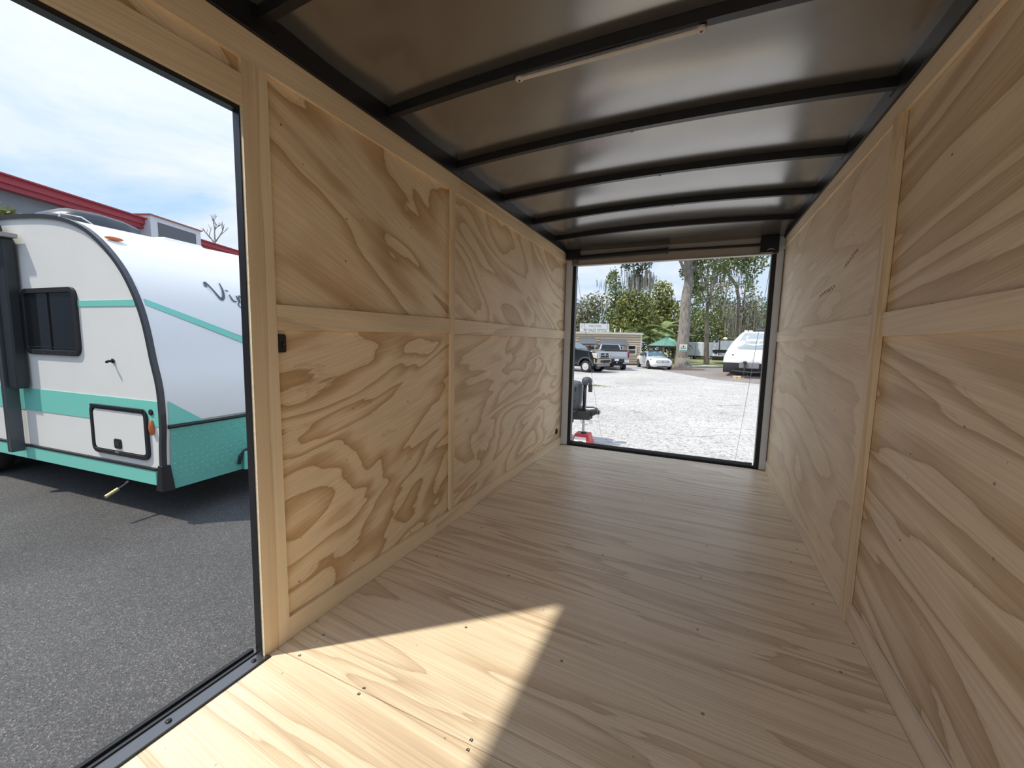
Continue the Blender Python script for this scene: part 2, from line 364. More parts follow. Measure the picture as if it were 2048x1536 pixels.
sheet('plywood_sheet', wl, PX, -.9, DY0-.04, 0, 2.06, wl_m[3])
# wall screws: heads in rows on the studs
scrw = screw_mesh(.0042)
scw = scrw.copy(); 
for v in scw.vertices: v.co = Vector((v.co.z, v.co.x, v.co.y))
for y, z in ((1.306,1.659),(1.726,1.732),(1.295,1.485),(1.318,1.302),(1.32,.848),(1.693,.834),(1.711,.517),(1.707,.105),(1.304,.145),(1.025,.197),(2.923,1.755),(2.469,1.602),(2.518,.83),(2.901,.822),(3.343,.417),(3.42,1.425),(2.52,.484),(1.02,1.9),(2.93,.45),(3.34,.83),(3.74,.83),(3.74,.45),(3.74,1.7),(2.5,1.95)):
    o = link('screw', scw, wl); o.location = (PX, y, z)

# side doorway: black frame and threshold
dr = struct(MB().hexa([(-.044, DY1-.002, -.02), (-.0125, DY1-.002, -.02), (-.0125, DY1+.03, -.02), (-.044, DY1+.03, -.02), (-.044, DY1+.008, DZ+.02), (-.0125, DY1+.008, DZ+.02), (-.0125, DY1+.03, DZ+.02), (-.044, DY1+.03, DZ+.02)]).build('door_1', M_black))
box('frame_side', (-.044, DY0-.03, -.02), (-.0125, DY0, DZ+.02), M_black, dr); box('frame_head', (-.044, DY0, DZ-.012), (-.0125, DY1+.007, DZ+.02), M_black, dr)
M_sill = mat('threshold_metal', (.20, .205, .215), .3, .85)
box('threshold', (-.06, DY0, -.01), (.012, DY1+.012, .003), M_sill, dr, bevel=.001)
box('threshold_lip', (.0125, DY0, -.0), (.0175, DY1+.012, .006), M_black, dr)
box('threshold_lip', (-.075, DY0, -.02), (-.0605, DY1, .012), M_black, dr)
box('threshold_lip', (-.044, DY0, .0031), (-.040, DY1, .007), M_black, dr)
bolt = MB().lathe([(.0085, 0), (.008, .003), (.004, .0045), (.0005, .0047)], (0,0,0), 'z', 12).mesh('bolt', M_black, True)
for y in (.578, .835, .32):
    o = link('bolt', bolt, dr); o.location = (-.016, y, .003)

# ---- right wall
wr = struct(box('wall_right', (W+.03, -.9, -.12), (W+.05, D+.06, 2.24), M_skin))
Lr, Dr_ = (.89, .745, .55), (.65, .48, .30)
wr_m = [wood('plywood_right_upper_near', 'y', 31.2, .42, 3.4, 6.0, Lr, Dr_, .9, .18), wood('plywood_right_lower_near', 'y', 32.9, .42, 3.4, 8.0, Lr, Dr_, .95, -.12),
        wood('plywood_right_upper_far', 'y', 34.1, .7, 2.2, 5, Lr, Dr_, .45, .1), wood('plywood_right_lower_far', 'y', 35.7, .7, 2.2, 7, Lr, Dr_, .5, -.1)]
RX = W+.016
sheet('plywood_sheet', wr, RX, -.9, 2.10, 1.255, 2.08, wr_m[0], sgn=1); sheet('plywood_sheet', wr, RX, -.9, 2.10, .02, 1.253, wr_m[1], sgn=1)
sheet('plywood_sheet', wr, RX-.008, 2.101, D, 1.255, 2.08, wr_m[2], sgn=1); sheet('plywood_sheet', wr, RX-.008, 2.101, D, .02, 1.253, wr_m[3], sgn=1)
board('batten', wr, rect(2.066, .0, 2.118, 2.047), W-.013, -.027, w_v)
board('mid_rail', wr, [(-.9, 1.21), (2.0655, 1.21), (2.0655, 1.302), (-.9, 1.302)], W, -.014, w_r[0])
board('mid_rail', wr, [(2.1185, 1.212), (D, 1.207), (D, 1.293), (2.1185, 1.302)], W, -.014, w_r[1])
board('baseboard', wr, rect(-.9, 0, 2.0655, .09), W, -.014, w_r[1]); board('baseboard', wr, rect(2.1185, 0, D, .09), W, -.014, w_r[0])
board('top_board', wr, rect(-.9, 2.0475, 2.13, 2.127), W, -.014, w_r[0]); board('top_board', wr, rect(2.132, 2.0475, D, 2.127), W, -.014, w_r[1])
scr2 = scrw.copy()
for v in scr2.vertices: v.co = Vector((-v.co.z, v.co.x, v.co.y))
for y, z in ((3.564,1.93),(2.534,1.71),(3.739,1.747),(2.94,1.6),(2.576,.151),(2.931,.203),(2.955,.516),(2.94,.818),(2.541,.846),(3.34,.83),(3.74,.6)):
    o = link('screw', scr2, wr); o.location = (RX-.008, y, z)
for y, z in ((1.728,1.306),(1.475,.958),(1.741,.816),(1.33,.846),(1.296,.674),(1.739,.518),(1.322,1.32),(1.31,1.7),(1.72,1.75)):
    o = link('screw', scr2, wr); o.location = (RX, y, z)
M_rust = mat('rust_scuff', (.30, .13, .07), .9)
def scuff(y0, z0, y1, z1, n):      # zig-zag pencil rub on the far right sheet
    pts = []; rr = random.Random(int(y0*100))
    for i in range(n):
        t = i/(n-1); pts.append((y0+(y1-y0)*t, z0+(z1-z0)*t + (.014 if i % 2 else -.014)*rr.uniform(.5, 1.1)))
    MB().ribbon(pts, .006, lambda u, v, h: (RX-.008-.0004-h, u, v), .0003).build('scuff_mark', M_rust, wr)
scuff(2.62, 1.575, 2.44, 1.625, 13); scuff(3.06, 1.47, 2.75, 1.50, 15)

# ---- ceiling: sheets between arched bows
def arch(x): return .034*(1-((x-W/2)/(W/2))**2)
bows = [-.86, -.27, .34, .945, 1.55, 2.145, 2.745, 3.36, 3.955]
edges = [-.9] + bows + [D+.06]
ZC = 2.212
ceil = None
for i in range(len(edges)-1):
    y0, y1 = edges[i], edges[i+1]; mb = MB(); nx, ny = 14, 10
    for j in range(ny+1):
        t = j/ny
        for k in range(nx+1):
            x = -.03 + (W+.06)*k/nx; mb.v.append((x, y0+(y1-y0)*t, ZC + arch(x) - .010*math.sin(PI*t)**2 + (.0 if i else 0)))
    for j in range(ny):
        for k in range(nx):
            a = j*(nx+1)+k; mb.f.append((a, a+nx+1, a+nx+2, a+1))
    if ceil is None:
        ceil = struct(MB().box((-.05, -.94, 2.255), (W+.05, D+.08, 2.275)).build('ceiling', M_skin))
    mb.build('roof_sheet', M_ceil, ceil, smooth=True)
for yb in bows:
    mb = MB(); n = 16; prof = [(-.016, 0), (.016, 0), (.016, .038), (-.016, .038)]
    for k in range(n+1):
        x = .0 + W*k/n
        for a, b in prof: mb.v.append((x, yb+a, 2.172 + arch(x) + b))
    for k in range(n):
        for q in range(4): mb.f.append((k*4+q, k*4+(q+1) % 4, (k+1)*4+(q+1) % 4, (k+1)*4+q))
    mb.f += [(0,1,2,3), (n*4+3, n*4+2, n*4+1, n*4)]
    mb.build('roof_bow', M_black, ceil)
for x0, x1 in ((-.03, .012), (W-.012, W+.03)):
    box('side_rail', (x0, -.9, 2.1285), (x1, D, 2.25), M_black, ceil)
    xs = x1 if x0 < 0 else x0; sg = 1 if x0 < 0 else -1
    for i in range(len(bows)-1):      # welded gusset and wire clip at every bow
        box('rail_bracket', (xs, bows[i]-.03, 2.165), (xs+sg*.004, bows[i]+.045, 2.205), M_black, ceil)
for xb, yb in ((1.0, 2.145), (.62, 2.145), (1.08, 2.745), (.55, 2.745), (1.12, 3.36)):
    MB().lathe([(.009, 0), (.009, -.004), (.004, -.008), (.0006, -.008)], (xb, yb+.017, 2.176+arch(xb)), 'z', 8).build('rivet', M_steel, ceil)
# LED strip light on the fourth bow in view
lt = thing('ceiling_light', 'slim white strip light screwed under the second roof bow', 'light', (.98, 1.562, 2.172+.032))
M_lamp = mat('frosted_lens', (.66, .61, .55), .45)
mb = MB().box((-.315, -.009, -.013), (.315, .009, -.006)); mb.build('lens', M_lamp, lt, bevel=.003)
box('channel', (-.322, -.015, -.006), (.322, .015, .0), M_alu, lt)
for x in (-.327, .327):
    o = MB().lathe([(.016, -.004), (.016, -.012), (.012, -.015), (.0005, -.015)], (x, 0, 0), 'z', 12).build('end_cap', M_lamp, lt)
    MB().lathe([(.005, -.0155), (.005, -.0165), (.0005, -.0165)], (x, 0, 0), 'z', 8).build('screw', M_black, lt)

# ---- rear doorway: jambs, header, springs, sill
rd = struct(MB().box((-.02, D, -.1), (.068, D+.05, 2.16)).build('door_2', M_grey))
box('jamb', (1.957, D, -.1), (W+.02, D+.05, 2.16), M_grey, rd)
M_redwood = mat('red_edge_strip', (.20, .05, .035), .7)
box('edge_strip', (-.009, D-.004, .09), (-.0035, D-.0005, 2.03), M_redwood, rd); box('edge_strip', (W+.0005, D-.006, .09), (W+.0045, D-.0005, 2.03), M_redwood, rd)
box('post', (.068, D+.012, -.1), (.104, D+.08, 2.16), M_black, rd); box('post', (1.919, D+.012, -.1), (1.9565, D+.08, 2.16), M_black, rd)
M_head = mat('header_taupe', (.52, .48, .44), .5, vary=.06, scale=4)
hd = box('header', (.06, D+.0, 1.995), (1.965, D+.07, 2.145), M_head, rd)
box('header_flange', (.06, D-.02, 2.128), (1.965, D+.0, 2.135), M_head, rd); box('header_flange', (.10, D-.014, 1.992), (1.93, D+.0, 2.0), M_head, rd)
mb = MB()
for j in range(5):
    t = j/4
    for k in range(9):
        x = 0+W*k/8; mb.v.append((x, D-.02-.28*(1-t), 2.14+.06*(1-t)**.6+arch(x)*(1-t)))
for j in range(4):
    for k in range(8): a = j*9+k; mb.f.append((a, a+9, a+10, a+1))
mb.build('header_cove', M_ceil, rd, smooth=True)
MB().tube([(.16, D-.04, 2.068), (1.03, D-.04, 2.082)], .025, 14).tube([(1.02, D-.04, 2.082), (1.04, D-.04, 2.0822)], .03, 14).build('spring_tube', M_black, rd, autos=40)
MB().tube([(1.03, D-.04, 2.082), (1.86, D-.04, 2.072)], .0125, 10).build('spring_rod', M_black, rd, autos=40)
box('spring_bracket', (.01, D-.06, 2.055), (.155, D-.001, 2.14), M_black, rd, bevel=.004)
box('spring_bracket', (1.82, D-.06, 1.998), (1.96, D-.001, 2.14), M_black, rd, bevel=.004)
M_pul = mat('pulley_guard', (.17, .155, .13), .5)
MB().box((.085, D-.045, 2.005), (.128, D-.02, 2.062)).box((.085, D-.045, 2.0), (.09, D-.005, 2.06)).build('pulley_guard', M_pul, rd, bevel=.003)
MB().tube([(1.872, D-.06, 2.018), (1.885, D-.062, 2.028), (1.915, D-.062, 2.026), (1.93, D-.06, 2.018)], .0035, 6).tube([(.13, D-.04, 2.035), (.15, D-.045, 2.022), (.16, D-.05, 2.01)], .0025, 6).build('cable_hook', M_chrome, rd)
box('sill', (.0, D-.004, -.02), (W, D+.06, .004), M_black, rd)
box('sill_lip', (.104, D+.02, .004), (1.919, D+.028, .026), M_black, rd)
struct(rd)
# ramp let down onto the ground, with its cables
ramp = thing('ramp_door', 'lowered plywood ramp sloping from the trailer sill to the pavement', 'ramp', (W/2, D+.075, 0))
rl, rh = 1.93, -.56
w_ramp = wood('ramp_plywood', 'x', 41, .6, 3, 6, (.80, .68, .50), (.62, .47, .3), .6)
def rp(x, t, h): # point on the ramp: t along
    return (x, rl*t, .034 + rh*t + h)
def rslab(name, x0, x1, t0, t1, h0, h1, m, parent): 
    return MB().hexa([rp(x0,t0,h0), rp(x1,t0,h0), rp(x1,t1,h0), rp(x0,t1,h0), rp(x0,t0,h1), rp(x1,t0,h1), rp(x1,t1,h1), rp(x0,t1,h1)]).build(name, m, parent)
rslab('deck', -.87, .87, .012, .985, -.03, 0, w_ramp, ramp); rslab('edge_frame', -.905, -.872, 0, 1, -.035, .006, M_alu, ramp); rslab('edge_frame', .872, .905, 0, 1, -.035, .006, M_alu, ramp)
rslab('hinge_strip', -.87, .87, 0, .0115, -.03, .004, M_alu, ramp); rslab('flap', -.87, .87, .986, 1.04, -.028, -.018, w_ramp, ramp)
for sgn, top, end, lab in ((-1, (.094, D+.03, 2.01), (.094, D+.075+1.9, -.53), 'left'), (1, (1.926, D+.03, 2.01), (1.93, D+.075+1.9, -.53), 'right')):
    c = thing('ramp_cable', 'thin steel lift cable slanting down along the %s side of the rear opening' % lab, 'cable', top)
    d = Vector(end)-Vector(top)
    MB().tube([(0,0,0), d*.5+Vector((0,-.02,-.01)), d], .0022, 6).build('wire', M_steel, c)
    MB().tube([d*.965, d], .006, 8).build('end_fitting', M_chrome, c)

# light switch and grommet on the left wall
sw = thing('light_switch', 'rounded black switch plate on the left plywood wall beside the doorway post', 'switch', (PX, .982, 1.137))
MB().rrect('x', -.0185, -.033, .0185, .033, .008, 0, .012).build('plate', M_blackm, sw, bevel=.002)
MB().rrect('x', .001, -.017, .012, .004, .003, .012, .0155).build('rocker', M_blackm, sw); box('glint', (.0155, .004, -.004), (.0162, .007, -.001), M_steel, sw)
gr = thing('wall_grommet', 'round black plastic grommet low on the left wall near the rear jamb', 'grommet', (PX, 4.226, .176))
MB().lathe([(.034, 0), (.034, .006), (.027, .010), (.024, .004), (.0005, .004)], (0,0,0), 'x', 20).build('cap', M_blackm, gr, autos=40)
MB().lathe([(.008, .004), (.008, .008), (.0005, .008)], (0,0,0), 'x', 10).build('plug', M_rubber, gr)

# ================================================================== OUTSIDE: ground
M_asph = asphalt('asphalt', (.088, .086, .087), (.21, .20, .198), (.045, .045, .046), 165, .5, .28)
M_pale = asphalt('pale_pavement', (.50, .48, .455), (.62, .60, .58), (.22, .215, .21), 30, .35, .12, .38)
M_brown = asphalt('brown_pavement', (.27, .235, .215), (.36, .32, .30), (.17, .15, .14), 22, .3, .12)
def slab(name, poly, z0, z1, m, parent=None): return MB().prism(poly, 'z', z0, z1).build(name, m, parent)
ground = struct(slab('ground', [(-70, -40), (60, -40), (60, 140), (-70, 140)], GZ-.3, GZ, M_asph))
pale = struct(slab('ground_pale', [(-30, 5.2), (9, 5.2), (9, 18), (2.2, 23.5), (-.6, 29.0), (-3, 40), (-30, 40)], GZ-.02, GZ+.004, M_pale))
brown = struct(slab('ground_brown', [(9.02, 18), (40, 10), (40, 36), (8.0, 37), (2.2, 36.3), (.9, 33.6), (-.9, 32.3), (-.58, 29.02), (2.22, 23.5)], GZ-.02, GZ+.004, M_brown))
M_grass = mat('grass', (.24, .25, .10), .9, vary=.35, scale=2.5, bump=.4, bscale=30)
lawn = struct(slab('ground_lawn', [(.4, 34.6), (2.1, 37.0), (8, 38), (40, 38), (40, 130), (-60, 130), (-60, 41), (-3, 41)], GZ-.02, GZ+.03, M_grass))
# concrete kerb pieces along the lawn
M_kerb = mat('kerb_concrete', (.68, .64, .50), .8, vary=.12, scale=6)
kp = [Vector((.95, 34.4, 0)), Vector((2.2, 36.9, 0)), Vector((3.9, 37.6, 0)), Vector((6, 37.9, 0)), Vector((8.4, 38, 0)), Vector((10.8, 38, 0))]
for i in range(len(kp)-1):
    a, b = kp[i], kp[i+1]; d = (b-a); ang = math.atan2(d.y, d.x)
    k = box('kerb', (0, -.14, 0), (d.length-.12, .14, .16), M_kerb, bevel=.03); k.location = (a.x, a.y, GZ); k.rotation_euler = (0, 0, ang)
    tag(k, 'pale concrete kerb stone edging the grass verge behind the oak', 'kerb', 'kerb stones along the verge')
mul = slab('mulch_bed', [(.38+1.5*math.cos(t*PI/8)*(1+.15*math.sin(t*2.3)), 32.9+1.1*math.sin(t*PI/8)) for t in range(16)], GZ-.01, GZ+.03, mat('mulch', (.36, .24, .16), .95, vary=.4, scale=9, bump=.6))
tag(mul, 'brown leaf mulch around the foot of the big oak', 'mulch'); mul['kind'] = 'stuff'
# weeds and pebble
pb = MB().blob((0, 0, .008), (.022, .012, .01), 8, 5).build('pebble', mat('pebble_stone', (.5, .49, .46), .8), smooth=True)
pb.location = (-.59, .83, GZ); pb.rotation_euler = (0, 0, .6); tag(pb, 'small pale pebble lying on the dark asphalt outside the side door', 'pebble')
weed = thing('weed_tuft', 'flat yellow green weed tuft growing from the pale pavement', 'weed', (-2.35, 16.5, GZ))
mb = MB(); rr = random.Random(5)
for i in range(160):
    a = rr.uniform(0, 2*PI); r_ = abs(rr.gauss(0, .18)); x, y = r_*math.cos(a)*2.6, r_*math.sin(a); h = rr.uniform(.03, .09)
    ex, ey = x+rr.uniform(-.06, .06), y+rr.uniform(-.06, .06); mb.add([(x-.012, y, 0), (x+.012, y, 0), (ex, ey, h)], [(0, 1, 2)])
mb.build('blades', mat('weed_green', (.27, .28, .10), .8), weed, kind='stuff', fix=False)

# ================================================================== TEAL AND WHITE CAMPER seen through the side door
A = math.radians(95)
P0 = Vector((-3.002, 1.926, GZ))
rv = thing('travel_trailer', 'white travel trailer with mint green stripes and rounded black edged nose beside the side door', 'travel trailer', P0, A)
# local x: across its width (0 = the side in view), local y: towards its tail, local z: height above ground
M_rvside = mat('rv_side_white', (.80, .79, .755), .35, vary=.02, scale=2, coat=.15)
M_rvnose = mat('rv_nose_white', (.80, .805, .80), .30, coat=.2)
M_mint = mat('mint_green', (.20, .62, .52), .4, coat=.1)
M_mintd = mat('mint_tread', (.17, .52, .44), .38, .25)
prof = [(0, .40), (-.015, .72), (-.04, .95), (-.034, 1.27), (.028, 1.533), (.096, 1.84), (.193, 2.081), (.354, 2.326), (.582, 2.543), (.848, 2.715), (1.129, 2.818), (1.414, 2.877), (1.762, 2.915), (2.331, 2.947)]
WR = 2.35
def smooth_curve(p, n=3):
    out = []
    for i in range(len(p)-1):
        p0 = Vector(p[max(i-1, 0)]); p1 = Vector(p[i]); p2 = Vector(p[i+1]); p3 = Vector(p[min(i+2, len(p)-1)])
        for k in range(n):
            t = k/n
            q = .5*((2*p1) + (p2-p0)*t + (2*p0-5*p1+4*p2-p3)*t*t + (3*p1-p0-3*p2+p3)*t**3); out.append((q.x, q.y))
    out.append(tuple(p[-1])); return out
pc = smooth_curve([Vector(q) for q in prof], 3)
hull = pc + [(6.6, 3.0), (6.75, 2.9), (6.75, .42)]
MB().prism(hull, 'x', .012, WR-.012).build('body', M_rvside, rv, autos=30)
# nose skin: a slightly proud sheet over the curved front
mb = MB(); nn = [q for q in pc if q[1] > .9 and q[0] < 1.5]
for q in nn: mb.v += [(.03, q[0]-.004, q[1]+.002), (WR/2, q[0]-.03*max(0,1-(q[1]-.9)/1.9), q[1]+.002), (WR-.03, q[0]-.004, q[1]+.002)]
for i in range(len(nn)-1):
    for k in (0, 1): a = i*3+k; mb.f.append((a, a+1, a+4, a+3))
mb.build('nose_skin', M_rvnose, rv, smooth=True, fix=False)
# black edge moulding following the nose and roof line on both sides
for x in (.0, WR):
    m_ = MB(); pts = [(x, q[0], q[1]) for q in pc] + [(x, 6.6, 3.0)]
    o_ = len(m_.v)
    for i, p in enumerate(pts):
        a, b = pts[max(i-1, 0)], pts[min(i+1, len(pts)-1)]; ty, tz = b[1]-a[1], b[2]-a[2]; l = math.hypot(ty, tz); ny, nz_ = tz/l, -ty/l
        sgn = -1
        for du, dn in ((-.012, -.026), (-.012, .010), (.03, .010), (.03, -.026)):
            uu = x + (du if x == 0 else -du); m_.v.append((uu, p[1] + sgn*ny*dn, p[2] + sgn*nz_*dn))
    for i in range(len(pts)-1):
        for k in range(4): m_.f.append((o_+i*4+k, o_+i*4+(k+1) % 4, o_+(i+1)*4+(k+1) % 4, o_+(i+1)*4+k))
    m_.f += [(0, 1, 2, 3), tuple(o_+(len(pts)-1)*4+k for k in (3, 2, 1, 0))]
    m_.build('edge_moulding', mat('moulding_black', (.035, .036, .042), .35, coat=.3), rv)
MB().hexa([(-.02, -.02, .33), (.07, -.05, .33), (.07, .075, .33), (-.02, .075, .33), (-.018, -.02, .57), (.05, -.035, .57), (.05, .035, .57), (-.018, .035, .57)]).build('corner_boot', M_blackm, rv, bevel=.006)
# skirt, stripes
box('skirt', (-.010, .08, .375), (.012, 6.7, .515), M_mint, rv, bevel=.006); box('skirt_trim', (-.016, .075, .515), (.012, 6.7, .535), M_blackm, rv)
def side_strip(name, pts, m, th=.003): # pts (y,z) ccw on the side in view
    return MB().prism(pts, 'x', .0125, .012-th-.002).build(name, m, rv)
side_strip('stripe', [(.235, 2.008), (2.2, 2.012), (2.2, 2.065), (.215, 2.066)], M_mint)
side_strip('stripe', [(.012, .926), (6.7, .90), (6.7, 1.16), (.004, 1.158)], M_mint)
# window
wn = MB().rring('x', 1.11, 1.53, 2.075, 2.20, .09, .05, -.014, .016).build('window_frame', M_blackm, rv, bevel=.004)
MB().rrect('x', 1.155, 1.575, 2.03, 2.155, .05, .004, .0105).build('window_pane', M_glass, rv)
box('mullion', (-.006, 1.60, 1.575), (.004, 1.625, 2.155), M_blackm, rv); box('blind_rail', (-.001, 1.16, 1.60), (.0035, 2.02, 1.612), M_blackm, rv)
for y in (1.25, 1.45, 1.7, 1.9): box('weep_hole', (-.0155, y, 1.545), (-.0142, y+.04, 1.555), M_rubber, rv)
# baggage hatch
MB().rring('x', .165, .595, 1.035, 1.075, .075, .04, -.012, .012).build('hatch_frame', M_blackm, rv, bevel=.004)
hd_ = MB().rrect('x', .21, .64, .99, 1.03, .045, -.004, .012).build('hatch_door', M_rvside, rv, bevel=.003)
box('hatch_hinge', (-.022, .19, 1.055), (-.008, 1.0, 1.078), M_blackm, rv, bevel=.004)
lch = MB().rrect('x', .565, .665, .672, .76, .02, -.014, -.003).build('hatch_latch', M_blackm, rv, bevel=.003); MB().rrect('x', .59, .69, .645, .735, .012, -.0165, -.013).build('paddle', M_rubber, lch)
box('hatch_stay', (-.016, .60, .622), (-.012, .66, .637), M_chrome, rv)
# lamps and fittings
M_amber = mat('amber_lens', (.62, .16, .04), .3, coat=.4)
MB().blob((-.004, .105, .915), (.022, .022, .075), 10, 8).build('marker_lamp', M_amber, rv, smooth=True)
o = MB().blob((.125, .69, 2.648), (.075, .022, .018), 12, 6).build('marker_lamp', M_amber, rv, smooth=True)
MB().lathe([(.028, .0), (.028, -.01), (.02, -.014), (.0006, -.014)], (.008, .112, 1.055), 'x', 14).build('cable_inlet', M_blackm, rv)
MB().tube([(.01, .62, 1.503), (-.03, .62, 1.503), (-.05, .60, 1.495)], .012, 8).tube([(.008, .62, 1.503), (.0, .62, 1.503)], .022, 10).build('door_catch', M_blackm, rv)
# awning arm: long dark box section standing off the side, with roller head
M_awn = mat('awning_charcoal', (.025, .032, .036), .35, .2)
aw = MB().box((-.10, 2.07, 1.165), (-.012, 2.24, 2.70)).build('awning_arm', M_awn, rv, bevel=.012)
MB().box((-.125, 2.26, .47), (-.02, 2.30, 2.75)).box((-.125, 2.31, .47), (-.05, 2.335, 2.75)).build('awning_post', mat('awning_silver', (.10, .11, .12), .35, .5), rv, bevel=.004)
MB().prism([(1.98, 2.70), (1.98, 2.74), (2.02, 2.74), (2.25, 2.75), (2.25, 2.70)], 'x', -.13, -.02).build('awning_bracket', mat('bracket_grey', (.33, .32, .30), .5, .4), rv)
MB().lathe([(.10, 0), (.115, .03), (.115, 3.4), (.10, 3.43)], (-.13, 2.24, 2.80), 'y', 20).build('awning_roller', M_awn, rv, autos=40)
MB().lathe([(.06, -.012), (.10, 0), (.10, .02)], (-.13, 2.23, 2.80), 'y', 20).build('awning_cap', M_awn, rv, autos=40)
# entry door edge beyond the awning post
box('side_joint', (-.004, 2.48, .54), (.012, 2.5, 2.85), M_blackm, rv)
# nose: trim bar, tread plate, mint wedge, stripe, lettering
def nose_y(z):
    for i in range(len(pc)-1):
        if pc[i][1] <= z <= pc[i+1][1]:
            t = (z-pc[i][1])/(pc[i+1][1]-pc[i][1]+1e-9); return pc[i][0]*(1-t)+pc[i+1][0]*t
    return pc[0][0]
def bow_out(x, z=1.2): return max(0, 1-(z-.9)/1.9)* .026*(1-((x-WR/2)/(WR/2))**2)
def on_nose(x, z, h): return (x, nose_y(z)-.006-bow_out(x, z)-h, z)
MB().tube([on_nose(.04, .925, .01), on_nose(.6, .92, .012), on_nose(1.2, .918, .014), on_nose(2.3, .925, .01)], .017, 8).build('nose_trim', M_blackm, rv)
mb = MB(); NX = 12
zz = [.33, .5, .65, .8, .915]
for z in zz:
    for k in range(NX+1):
        x = .06+(WR-.12)*k/NX; mb.v.append(on_nose(x, max(z, .41), .004) if z > .39 else (x, -.008-bow_out(x), z))
for i in range(len(zz)-1):
    for k in range(NX): a = i*(NX+1)+k; mb.f.append((a, a+1, a+NX+2, a+NX+1))
rg = mb.build('rock_guard', M_mintd, rv, smooth=True)
mb = MB(); sp_ = .047
for i in range(int(2.2/sp_)):
    for j in range(int(.50/sp_)):
        x, z = .09+i*sp_, .425+j*sp_; ang = PI/4 if (i+j) % 2 else -PI/4
        l, w_ = .021, .0055; ca, sa = math.cos(ang), math.sin(ang)
        c0 = on_nose(x, z, .0045)
        P = lambda u, v, h: (x+u*ca-v*sa, c0[1]-h, c0[2]+u*sa+v*ca)
        mb.add([P(-l,0,0), P(0,-w_,0), P(l,0,0), P(0,w_,0), P(0,0,.0035)], [(0,1,4), (1,2,4), (2,3,4), (3,0,4)])
mb.build('tread_pattern', M_mintd, rv, kind='stuff', fix=False)
def nose_poly(name, pts, m, th=.004, sub_=1):
    """flat decal wrapped on the nose: strip between two polylines of equal length"""
    mb = MB(); a, b = pts; n = len(a)
    for p, q in zip(a, b): mb.v += [on_nose(p[0], p[1], th), on_nose(q[0], q[1], th)]
    for i in range(n-1): mb.f.append((2*i, 2*i+1, 2*i+3, 2*i+2))
    return mb.build(name, m, rv, fix=False)
def lin(a, b, n=8): return [(a[0]+(b[0]-a[0])*i/n, a[1]+(b[1]-a[1])*i/n) for i in range(n+1)]
nose_poly('nose_stripe', (lin((.05, 2.078), (1.17, 1.635), 14), lin((.05, 2.02), (1.17, 1.555), 14)), M_mint)
nose_poly('nose_wedge', (lin((.05, 1.165), (.335, .945), 6), lin((.05, .945), (.335, .94), 6)), M_mint)
M_shadowline = mat('decal_navy', (.035, .05, .075), .4)
nose_poly('nose_dart', (lin((.70, 1.80), (1.4, 1.64), 6), lin((.70, 1.798), (1.4, 1.60), 6)), mat('decal_grey', (.35, .38, .42), .4))
M_decal = mat('decal_ink', (.06, .085, .11), .4)
def script(strokes, x0, z0, s, m, name, place=None, parent=rv):
    mb = MB()
    for st in strokes:
        pts = [(p[0], p[1]) for p in st]; ws = [p[2] if len(p) > 2 else .06 for p in st]
        q = smooth_curve([Vector(p) for p in pts], 4); n = len(q)
        wq = [ws[min(int(i/4), len(ws)-1)]*(1-(i % 4)/4) + ws[min(int(i/4)+1, len(ws)-1)]*((i % 4)/4) for i in range(n)]
        mb.ribbon([(x0+p[0]*s, z0+p[1]*s) for p in q], [x*s for x in wq], place or (lambda u, v, h: on_nose(u, v, .005+h)), .002)
    return mb.build(name, m, parent, fix=False)
# hand lettered "Vintage" with "CRUISER" below, drawn as brush strokes (unit: V height = 1)
V_ = [[(0, .72, .14), (.08, .95, .20), (.18, .98, .10), (.36, .55, .10), (.52, .12, .14), (.66, .02, .18), (.86, .25, .16), (1.0, .68, .12), (1.06, 1.12, .06)]]
def sh(st, dx, dy=0): return [[(p[0]+dx, p[1]+dy, p[2]) for p in s_] for s_ in st]
i_ = [[(0, .44, .06), (.04, .1, .12), (.14, .0, .1), (.28, .02, .06)], [(-.12, .72, .08), (.04, .66, .08)]]
n_ = [[(0, .42, .08), (.02, .0, .12), (.14, .36, .09), (.28, .40, .09), (.32, .02, .12), (.44, .0, .06)]]
t_ = [[(0, .8, .08), (0, .15, .12), (.12, 0, .08), (.24, .06, .05)], [(-.14, .48, .06), (.2, .5, .06)]]
a_ = [[(.32, .36, .07), (.14, .42, .08), (0, .2, .11), (.12, 0, .1), (.3, .14, .08), (.34, .4, .08), (.36, .06, .11), (.48, .0, .06)]]
g_ = [[(.32, .36, .07), (.14, .42, .08), (0, .2, .11), (.12, .02, .1), (.3, .14, .08), (.34, .38, .08), (.3, -.3, .12), (.08, -.36, .07)]]
e_ = [[(0, .2, .06), (.28, .26, .08), (.2, .42, .08), (.02, .26, .1), (.08, .02, .12), (.34, .06, .06)]]
vint = V_ + sh(i_, 1.3, -.05) + sh(n_, 1.75, -.06) + sh(t_, 2.4, -.06) + sh(a_, 2.75, -.06) + sh(g_, 3.4, -.06) + sh(e_, 3.95, -.06)
script(vint, .665, 2.145, .165, M_decal, 'lettering')
C_ = [[(.75, .75, .1), (.4, 1, .12), (.02, .5, .2), (.4, .0, .14), (.8, .2, .1)]]
R_ = [[(0, 0, .14), (0, .95, .14)], [(0, .95, .12), (.5, .85, .12), (.45, .5, .1), (.05, .5, .08)], [(.2, .5, .1), (.6, 0, .14)]]
U_ = [[(0, 1, .14), (.05, .2, .16), (.35, 0, .14), (.62, .25, .12), (.65, 1, .12)]]
I_ = [[(0, 0, .14), (0, 1, .14)]]
S_ = [[(.6, .85, .1), (.25, 1, .12), (.05, .75, .14), (.5, .35, .14), (.35, 0, .14), (0, .15, .1)]]
